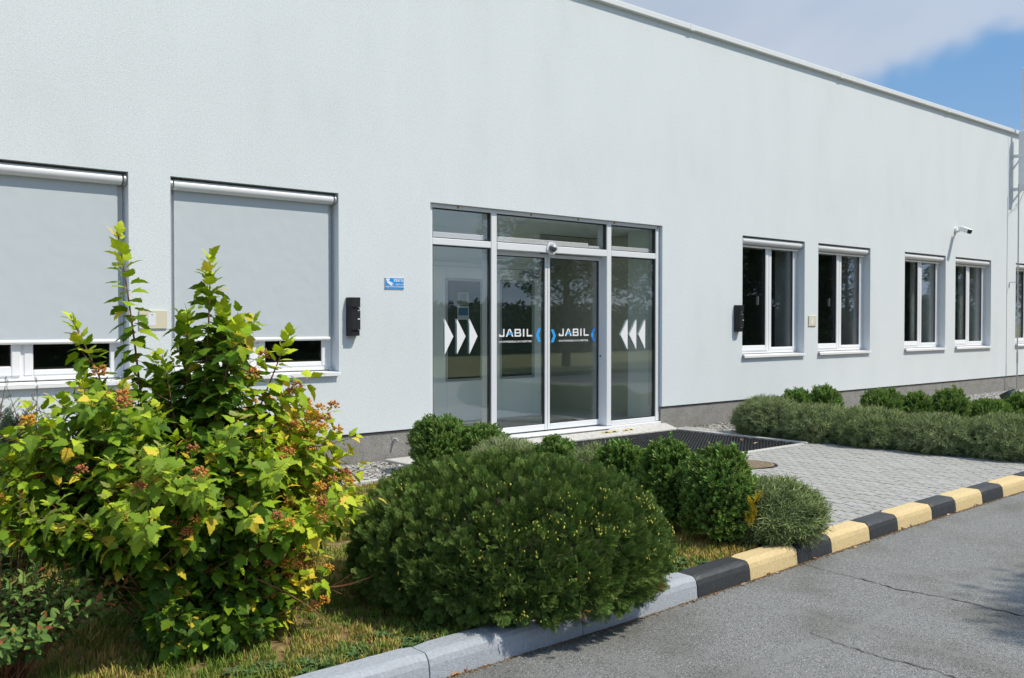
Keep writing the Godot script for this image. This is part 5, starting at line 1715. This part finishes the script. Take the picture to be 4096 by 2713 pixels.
func gravel_and_grass() -> void:
	# pebbles along the foot of the wall
	var st := []
	for k in 3:
		var b := MB.new()
		var r := RandomNumberGenerator.new()
		r.seed = 400 + k
		var p := []
		for i in 5: p.append(Vector3(cos(TAU * i / 5), r.randf_range(-0.25, 0.25), -sin(TAU * i / 5)) * r.randf_range(0.75, 1.15))
		var t := Vector3(0, r.randf_range(0.45, 0.75), 0)
		var u := Vector3(0, -0.5, 0)
		for i in 5:
			b.tri(p[i], p[(i + 1) % 5], t)
			b.tri(p[(i + 1) % 5], p[i], u)
		st.append(b.mesh())
	var bed := MB.new()
	bed.quad(Vector3(-12, -0.142, 0.98), Vector3(6.05, -0.142, 0.98), Vector3(6.05, -0.142, -0.02), Vector3(-12, -0.142, -0.02))
	bed.quad(Vector3(10.46, -0.139, 0.80), Vector3(36, -0.139, 0.80), Vector3(36, -0.139, -0.02), Vector3(10.46, -0.139, -0.02))
	var gb := structure("gravel_bed", bed, mat(0.33, 0.31, 0.27, 0.95))
	var xf := [[], [], []]
	var cs := [[], [], []]
	var put := func(x: float, z: float, s: float) -> void:
		var k := rng.randi() % 3
		xf[k].append(Transform3D(Basis.from_euler(Vector3(rnd(-0.4, 0.4), rnd(0, TAU), rnd(-0.4, 0.4))).scaled_local(Vector3(s, s * rnd(0.5, 0.8), s * rnd(0.7, 1.0))), Vector3(x, -0.135 + rnd(0.0, 0.012), z)))
		var g := rnd(0.24, 0.52)
		cs[k].append(Color(g, g * rnd(0.95, 1.0), g * rnd(0.85, 0.98)))
	for i in 4200: put.call(rnd(2.5, 6.05), rnd(0.0, 0.96), rnd(0.012, 0.028))
	for i in 9000: put.call(10.46 + 13.0 * pow(rng.randf(), 1.15), rnd(0.0, 0.80), rnd(0.014, 0.032))
	var gm := leafmat(0.9, 0.0)
	for k in 3: multi(gb, "pebbles", st[k], gm, xf[k], cs[k])
	# concrete edging between gravel and lawn
	var eg := structure("gravel_edging", MB_box(Vector3(-12, -0.3, 0.98), Vector3(5.55, -0.115, 1.04), 0.006), M.concrete)
	var slab := solo("concrete_slab", MB_box(Vector3(-0.16, 0, -0.24), Vector3(0.24, 0.045, 0.24), 0.006), M.concrete, "small concrete slab lying on the gravel beside the box bush", "slab", Vector3(5.84, -0.142, 0.28))
	# grass tufts
	var gt := []
	for k in 3:
		var b := MB.new()
		var r := RandomNumberGenerator.new()
		r.seed = 500 + k
		for i in 9:
			var a := r.randf_range(0, TAU)
			var p := Vector3(r.randf_range(-0.35, 0.35), 0, r.randf_range(-0.35, 0.35))
			var h := r.randf_range(0.5, 1.0)
			var ln := Vector3(cos(a), 0, sin(a)) * r.randf_range(0.15, 0.7)
			var s := Vector3(-sin(a), 0, cos(a)) * 0.05
			var m := p + Vector3(0, h * 0.6, 0) + ln * 0.35
			var e := p + Vector3(0, h, 0) + ln
			b.quad(p - s, p + s, m + s * 0.8, m - s * 0.8)
			b.tri(m - s * 0.8, m + s * 0.8, e)
		gt.append(b.mesh())
	var fl := FastNoiseLite.new()
	fl.seed = 31; fl.frequency = 1.4
	var dry := FastNoiseLite.new()
	dry.seed = 32; dry.frequency = 0.9
	for area in [["left", 21000], ["right", 4500]]:
		var gx := [[], [], []]
		var gc := [[], [], []]
		for i in area[1]:
			var x := rnd(0.8, 6.0) if area[0] == "left" else rnd(11.6, 24.0)
			var z := rnd(1.06, 5.02) if area[0] == "left" else rnd(0.82, 4.6)
			if area[0] == "left" and z > kerb_z(x) - 0.17: continue
			var bare := fl.get_noise_2d(x, z)
			if bare < -0.42 and rng.randf() < 0.85: continue
			var q := dry.get_noise_2d(x + 40.0, z) * 0.9 + rnd(-0.5, 0.5) + (-0.06 if area[0] == "left" else -0.25)
			var c := Color(0.155, 0.235, 0.035).lerp(Color(0.46, 0.34, 0.10), smoothstep(-0.25, 0.45, q))
			var e := rnd(0.75, 1.25)
			var h := rnd(0.028, 0.06) * (1.0 if area[0] == "left" else 1.3)
			gx[i % 3].append(Transform3D(Basis(Vector3.UP, rnd(0, TAU)).scaled_local(Vector3(h * 1.1, h, h * 1.1)), Vector3(x, -0.165 + 0.003, z)))
			gc[i % 3].append(Color(c.r * e, c.g * e, c.b * e))
		var gh := Node3D.new()
		gh.name = numbered("grass")
		add_child(gh)
		tag(gh, "short dry grass on the left bed under the shrubs" if area[0] == "left" else "green grass on the lawn beyond the lavender hedge", "grass", "", "stuff")
		var gmat := leafmat(0.65, 0.4, 0.3)
		for k in 3: multi(gh, "blades", gt[k], gmat, gx[k], gc[k])
	# clover and small weeds among the grass
	var wb := MB.new()
	for i in 9:
		var a := i * 2.4
		var d := Vector3(cos(a), 0.35 + 0.06 * i, sin(a))
		leaf_quad(wb, Vector3(0, 0.05, 0) + d * 0.2, d, Vector3(0, 1, 0), 0.75, 0.5, 0.25)
	var wx := []
	var wc := []
	for e in [[2.25, 4.93, 0.14], [2.5, 4.86, 0.16], [2.72, 4.88, 0.14], [2.08, 4.95, 0.10], [2.62, 4.98, 0.12], [4.62, 4.92, 0.16], [4.75, 4.8, 0.12], [2.95, 4.55, 0.2], [1.9, 4.85, 0.12], [2.85, 4.78, 0.2], [4.9, 4.98, 0.10]]:
		for i in 16:
			var s := rnd(0.028, 0.058)
			var x: float = e[0] + rng.randfn() * e[2] * 0.55
			var z: float = e[1] + rng.randfn() * e[2] * 0.4
			if z > kerb_z(x) - 0.18: continue
			wx.append(Transform3D(Basis(Vector3.UP, rnd(0, TAU)).scaled_local(Vector3.ONE * s), Vector3(x, -0.158, z)))
			var g := rnd(0.7, 1.2)
			wc.append(Color(0.085 * g, 0.16 * g, 0.055 * g))
	var wh := Node3D.new()
	wh.name = "clover"
	add_child(wh)
	tag(wh, "patches of clover and small weeds growing behind the grey kerb", "ground cover", "", "stuff")
	multi(wh, "leaves", wb.mesh(), leafmat(0.6, 0.3), wx, wc)

func MB_box(lo: Vector3, hi: Vector3, bev: float) -> MB:
	var b := MB.new()
	b.box(lo, hi, bev)
	return b

# ------------------------------------------------------------------ behind the camera: what the glass reflects and what shades the road
func tree(called: String, label: String, at: Vector3, h: float, r: float, clear: float, count: int, dark: float, conic := false, sd := 1) -> void:
	var o := thing(called, label, "tree", at, "trees across the road")
	var rr := RandomNumberGenerator.new()
	rr.seed = sd
	var tk := MB.new()
	tk.tube([Vector3.ZERO, Vector3(0.05, clear, 0.02), Vector3(0.0, h * 0.6, 0.05), Vector3(0, h * 0.92, 0)], [0.16, 0.13, 0.07, 0.02], 9)
	for i in 14:
		var y := lerpf(clear, h * 0.85, i / 13.0)
		var a := i * 2.4
		var k := r * (1.0 - 0.6 * absf(y / h - 0.45))
		tk.tube([Vector3(0, y, 0), Vector3(cos(a) * k * 0.5, y + 0.25 * r, sin(a) * k * 0.5), Vector3(cos(a) * k * 0.85, y + 0.35 * r, sin(a) * k * 0.85)], [0.05, 0.03, 0.01], 6, false)
	part(o, "trunk", tk, M.bark)
	var lf := MB.new()
	for i in 10:
		var d := Vector3(rr.randfn(), rr.randfn(), rr.randfn()).normalized()
		leaf_quad(lf, d * 0.5, Vector3(rr.randfn(), rr.randfn(), rr.randfn()), Vector3.UP, 0.55, 0.34, 0.1)
	var f := FastNoiseLite.new()
	f.seed = sd; f.frequency = 0.55
	var xf := []
	var cs := []
	var tries := 0
	while xf.size() < count and tries < count * 6:
		tries += 1
		var d := Vector3(rr.randfn(), rr.randfn(), rr.randfn()).normalized()
		var rad := pow(rr.randf(), 0.45)
		var p := Vector3.ZERO
		if conic:
			var t := rr.randf()
			var w := r * (1.0 - t) * rad + 0.1
			var a := rr.randf_range(0, TAU)
			p = Vector3(cos(a) * w, clear + (h - clear) * t, sin(a) * w)
		else:
			p = Vector3(0, (h + clear) / 2, 0) + d * Vector3(r, (h - clear) / 2, r) * rad
		if f.get_noise_3dv(p) < -0.12 and not conic: continue
		var s := rr.randf_range(0.16, 0.30)
		xf.append(Transform3D(Basis.from_euler(Vector3(rr.randf_range(0, TAU), rr.randf_range(0, TAU), 0)).scaled_local(Vector3.ONE * s), p))
		var e := rr.randf_range(0.6, 1.3) * dark
		cs.append(Color(0.055 * e, 0.10 * e, 0.026 * e))
	multi(o, "crown", lf.mesh(), leafmat(0.6, 0.4), xf, cs)

func across_the_road() -> void:
	tree("street_tree", "broad leafy tree across the road, nearest the camera", Vector3(9.75, -0.15, 13.2), 9.0, 2.5, 3.6, 2600, 1.0, false, 1)
	tree("street_tree", "broad leafy tree across the road opposite the doors", Vector3(23.4, -0.15, 15.0), 8.0, 3.3, 2.2, 2400, 1.5, false, 2)
	tree("street_tree", "dense leafy tree across the road right of the doors", Vector3(29.0, -0.15, 15.5), 8.5, 3.4, 1.8, 2600, 1.4, false, 3)
	tree("conifer_tree", "dark conifer across the road opposite the nearest right-hand window", Vector3(35.0, -0.15, 14.5), 9.0, 2.4, 0.3, 5200, 0.6, true, 4)
	tree("street_tree", "slim dark tree across the road beside the conifer", Vector3(38.6, -0.15, 14.5), 8.0, 1.3, 0.8, 2600, 0.6, false, 8)
	tree("street_tree", "light open tree across the road opposite the second right-hand window", Vector3(42.2, -0.15, 15.0), 7.0, 1.9, 1.2, 300, 1.0, false, 5)
	tree("conifer_tree", "narrow dark conifer far along the road", Vector3(46.6, -0.15, 14.5), 8.5, 0.9, 0.3, 2600, 0.5, true, 6)
	tree("street_tree", "small round tree far along the road", Vector3(51.0, -0.15, 15.5), 3.0, 1.2, 0.5, 1100, 0.8, false, 9)
	tree("street_tree", "round tree furthest along the road", Vector3(56.6, -0.15, 15.0), 8.0, 3.0, 0.6, 3000, 0.7, false, 7)
	# hedge line that closes the view over there
	var o := thing("far_hedge", "long green hedge on the far side of the road", "hedge", Vector3(30, -0.15, 27.0))
	var lf := MB.new()
	var rr := RandomNumberGenerator.new()
	rr.seed = 9
	for i in 10: leaf_quad(lf, rvec() * 0.5, rvec(), Vector3.UP, 0.6, 0.4, 0.1)
	var xf := []
	var cs := []
	for i in 7000:
		xf.append(Transform3D(Basis.from_euler(Vector3(rr.randf_range(0, TAU), rr.randf_range(0, TAU), 0)).scaled_local(Vector3.ONE * rr.randf_range(0.3, 0.5)), Vector3(rr.randf_range(-45, 60), rr.randf_range(0, 2.4), rr.randf_range(-0.8, 0.8))))
		var e := rr.randf_range(0.5, 1.1)
		cs.append(Color(0.05 * e, 0.085 * e, 0.028 * e))
	multi(o, "foliage", lf.mesh(), leafmat(0.6, 0.2), xf, cs)
	var core := MB.new()
	core.box(Vector3(-45, 0, -0.6), Vector3(60, 2.2, 0.6), 0.2)
	part(o, "dark_core", core, M.core)  # solid dark box fills the hedge behind its leaves

# ------------------------------------------------------------------ litter
func small_things() -> void:
	# dry fallen leaves
	var fm := []
	for k in 3:
		var b := MB.new()
		var cur: float = [0.5, 0.9, 0.3][k]
		for s in [-1.0, 1.0]:
			var half := [Vector2(0, 0), Vector2(0.2, 0.2), Vector2(0.27, 0.45), Vector2(0.2, 0.75), Vector2(0, 1)]
			for i in 4:
				var p: Vector2 = half[i]
				var q: Vector2 = half[i + 1]
				var a := Vector3(s * p.x, cur * p.x + 0.25 * p.y * p.y * cur, p.y)
				var e := Vector3(s * q.x, cur * q.x + 0.25 * q.y * q.y * cur, q.y)
				var ca := Vector3(0, 0.25 * p.y * p.y * cur, p.y)
				var ce := Vector3(0, 0.25 * q.y * q.y * cur, q.y)
				if s > 0:
					b.tri(ca, e, a); b.tri(ca, ce, e)
				else:
					b.tri(ca, a, e); b.tri(ca, e, ce)
		fm.append(b.mesh())
	var cols := [mat(0.42, 0.20, 0.09, 0.7), mat(0.30, 0.13, 0.06, 0.75), mat(0.50, 0.34, 0.20, 0.7)]
	for c in cols:
		c.backlight_enabled = true
		c.backlight = Color(0.3, 0.3, 0.3)
	var spots := []
	for e in [[10.15, 1.30, 0.09, "standing on edge on the mat beside its right border"], [9.95, 1.62, 0.075, "flat on the right half of the mat, middle of three"], [9.85, 1.86, 0.07, "on the mat, lowest of the three near its right border"], [9.15, 1.40, 0.07, "alone near the middle of the rubber mat"], [9.7, 0.5, 0.05, "on the mat close to the door step, right one"], [9.05, 0.75, 0.05, "on the mat close to the door step, left one"]]:
		spots.append([Vector3(e[0], -0.102, e[1]), e[2], e[3], "leaves on the mat"])
	var stones := [[4.50, "where the grey and first black kerb stones meet"], [4.95, "at the first black kerb stone from the left"], [5.3, "at the first yellow kerb stone from the left"], [5.9, "at the second black kerb stone, beneath the lavender"], [6.45, "at the second yellow kerb stone from the left"], [6.95, "at the third black kerb stone from the left"], [7.3, "at the third yellow kerb stone from the left"], [8.1, "at the fourth black kerb stone from the left"], [8.7, "at the fourth yellow kerb stone from the left"], [2.66, "at the grey kerb near the lower picture edge"]]
	for e in stones:
		spots.append([Vector3(e[0] + rnd(-0.04, 0.04), ROAD + 0.006, kerb_z(e[0]) + rnd(0.008, 0.03)), rnd(0.042, 0.055), "larger of two " + e[1], "leaves along the kerb"])
		spots.append([Vector3(e[0] + rnd(0.08, 0.16), ROAD + 0.006, kerb_z(e[0]) + rnd(0.008, 0.045)), rnd(0.022, 0.034), "smaller of two " + e[1], "leaves along the kerb"])
	for i in spots.size():
		var s: Array = spots[i]
		var o := mi(fm[i % 3], cols[i % 3])
		o.name = numbered("fallen_leaf")
		add_child(o)
		o.position = s[0]
		o.scale = Vector3.ONE * s[1]
		o.rotation = Vector3(rnd(-0.25, 0.25), rnd(0, TAU), rnd(-0.25, 0.25))
		tag(o, "dry brown leaf, %s" % s[2], "fallen leaf", s[3])
	# crumbs of dirt washed against the kerb
	var cr := MB.new()
	cr.blob(Transform3D(), 3, 5)
	var xf := []
	var cs := []
	for i in 2600:
		var x := rnd(2.2, 11.0)
		var s := rnd(0.0015, 0.005)
		xf.append(Transform3D(Basis.from_euler(Vector3(rnd(0, 3), rnd(0, 3), 0)).scaled_local(Vector3(s * 1.5, s * 0.6, s)), Vector3(x, ROAD + 0.002, kerb_z(x) + 0.002 + absf(rng.randfn()) * 0.014)))
		var e := rnd(0.6, 1.3)
		cs.append(Color(0.24 * e, 0.15 * e, 0.07 * e))
	var dh := Node3D.new()
	dh.name = "kerb_dirt"
	add_child(dh)
	tag(dh, "brown dirt and crumbs washed along the foot of the kerb", "dirt", "", "stuff")
	multi(dh, "crumbs", cr.mesh(), leafmat(0.95, 0.0), xf, cs)
	# worn strips of hazard tape on the door step
	for e in [[9.02, 0.30, "worn yellow and black tape on the door step, longer left strip"], [9.42, 0.22, "crumpled yellow and black tape on the door step, right strip"]]:
		var o := thing("hazard_tape", e[2], "tape", Vector3(e[0], -0.060, 0.09), "hazard tape on the step")
		var n := 6
		for k in n:
			var b := MB.new()
			var a0: float = e[1] * k / n
			var a1: float = e[1] * (k + 1) / n
			var z0 := rnd(-0.02, 0.0)
			b.quad(Vector3(a0, 0.003 + rnd(0, 0.004) - 0.009, z0 + 0.035), Vector3(a1, 0.003 - 0.008, z0 + 0.03), Vector3(a1 + 0.02, 0.006, z0 - 0.01), Vector3(a0 + 0.02, 0.006, z0 - 0.008))
			part(o, "stripe", b, M.black if k % 3 == 1 else mat(0.55, 0.40, 0.05, 0.6))
	# garden floodlight on a stake
	var fl := thing("garden_floodlight", "dark green round floodlight on a short stake on the right-hand lawn", "floodlight", Vector3(17.4, -0.15, 1.87))
	var a := MB.new()
	a.tube([Vector3(0, 0, 0), Vector3(0, 0.13, 0)], [0.02, 0.02], 8)
	a.tube([Vector3(-0.12, 0.17, 0), Vector3(-0.06, 0.125, 0), Vector3(0.06, 0.125, 0), Vector3(0.12, 0.17, 0)], [0.012, 0.012, 0.012, 0.012], 6)
	part(fl, "stake", a, M.black)
	var h := MB.new()
	var tilt := Transform3D(Basis(Vector3.RIGHT, -0.5), Vector3(0, 0.24, 0))
	h.tube([tilt * Vector3(0, -0.07, 0), tilt * Vector3(0, -0.03, 0), tilt * Vector3(0, 0.03, 0), tilt * Vector3(0, 0.06, 0)], [0.06, 0.12, 0.135, 0.14], 20)
	part(fl, "lamp_head", h, mat(0.03, 0.06, 0.055, 0.5))
	for k in 7:
		var g := MB.new()
		var x := -0.105 + k * 0.035
		var l := sqrt(0.135 * 0.135 - x * x)
		g.box(Vector3(x - 0.005, 0.06, -l), Vector3(x + 0.005, 0.085, l), 0.0, tilt)
		part(fl, "fin", g, mat(0.035, 0.07, 0.065, 0.5))
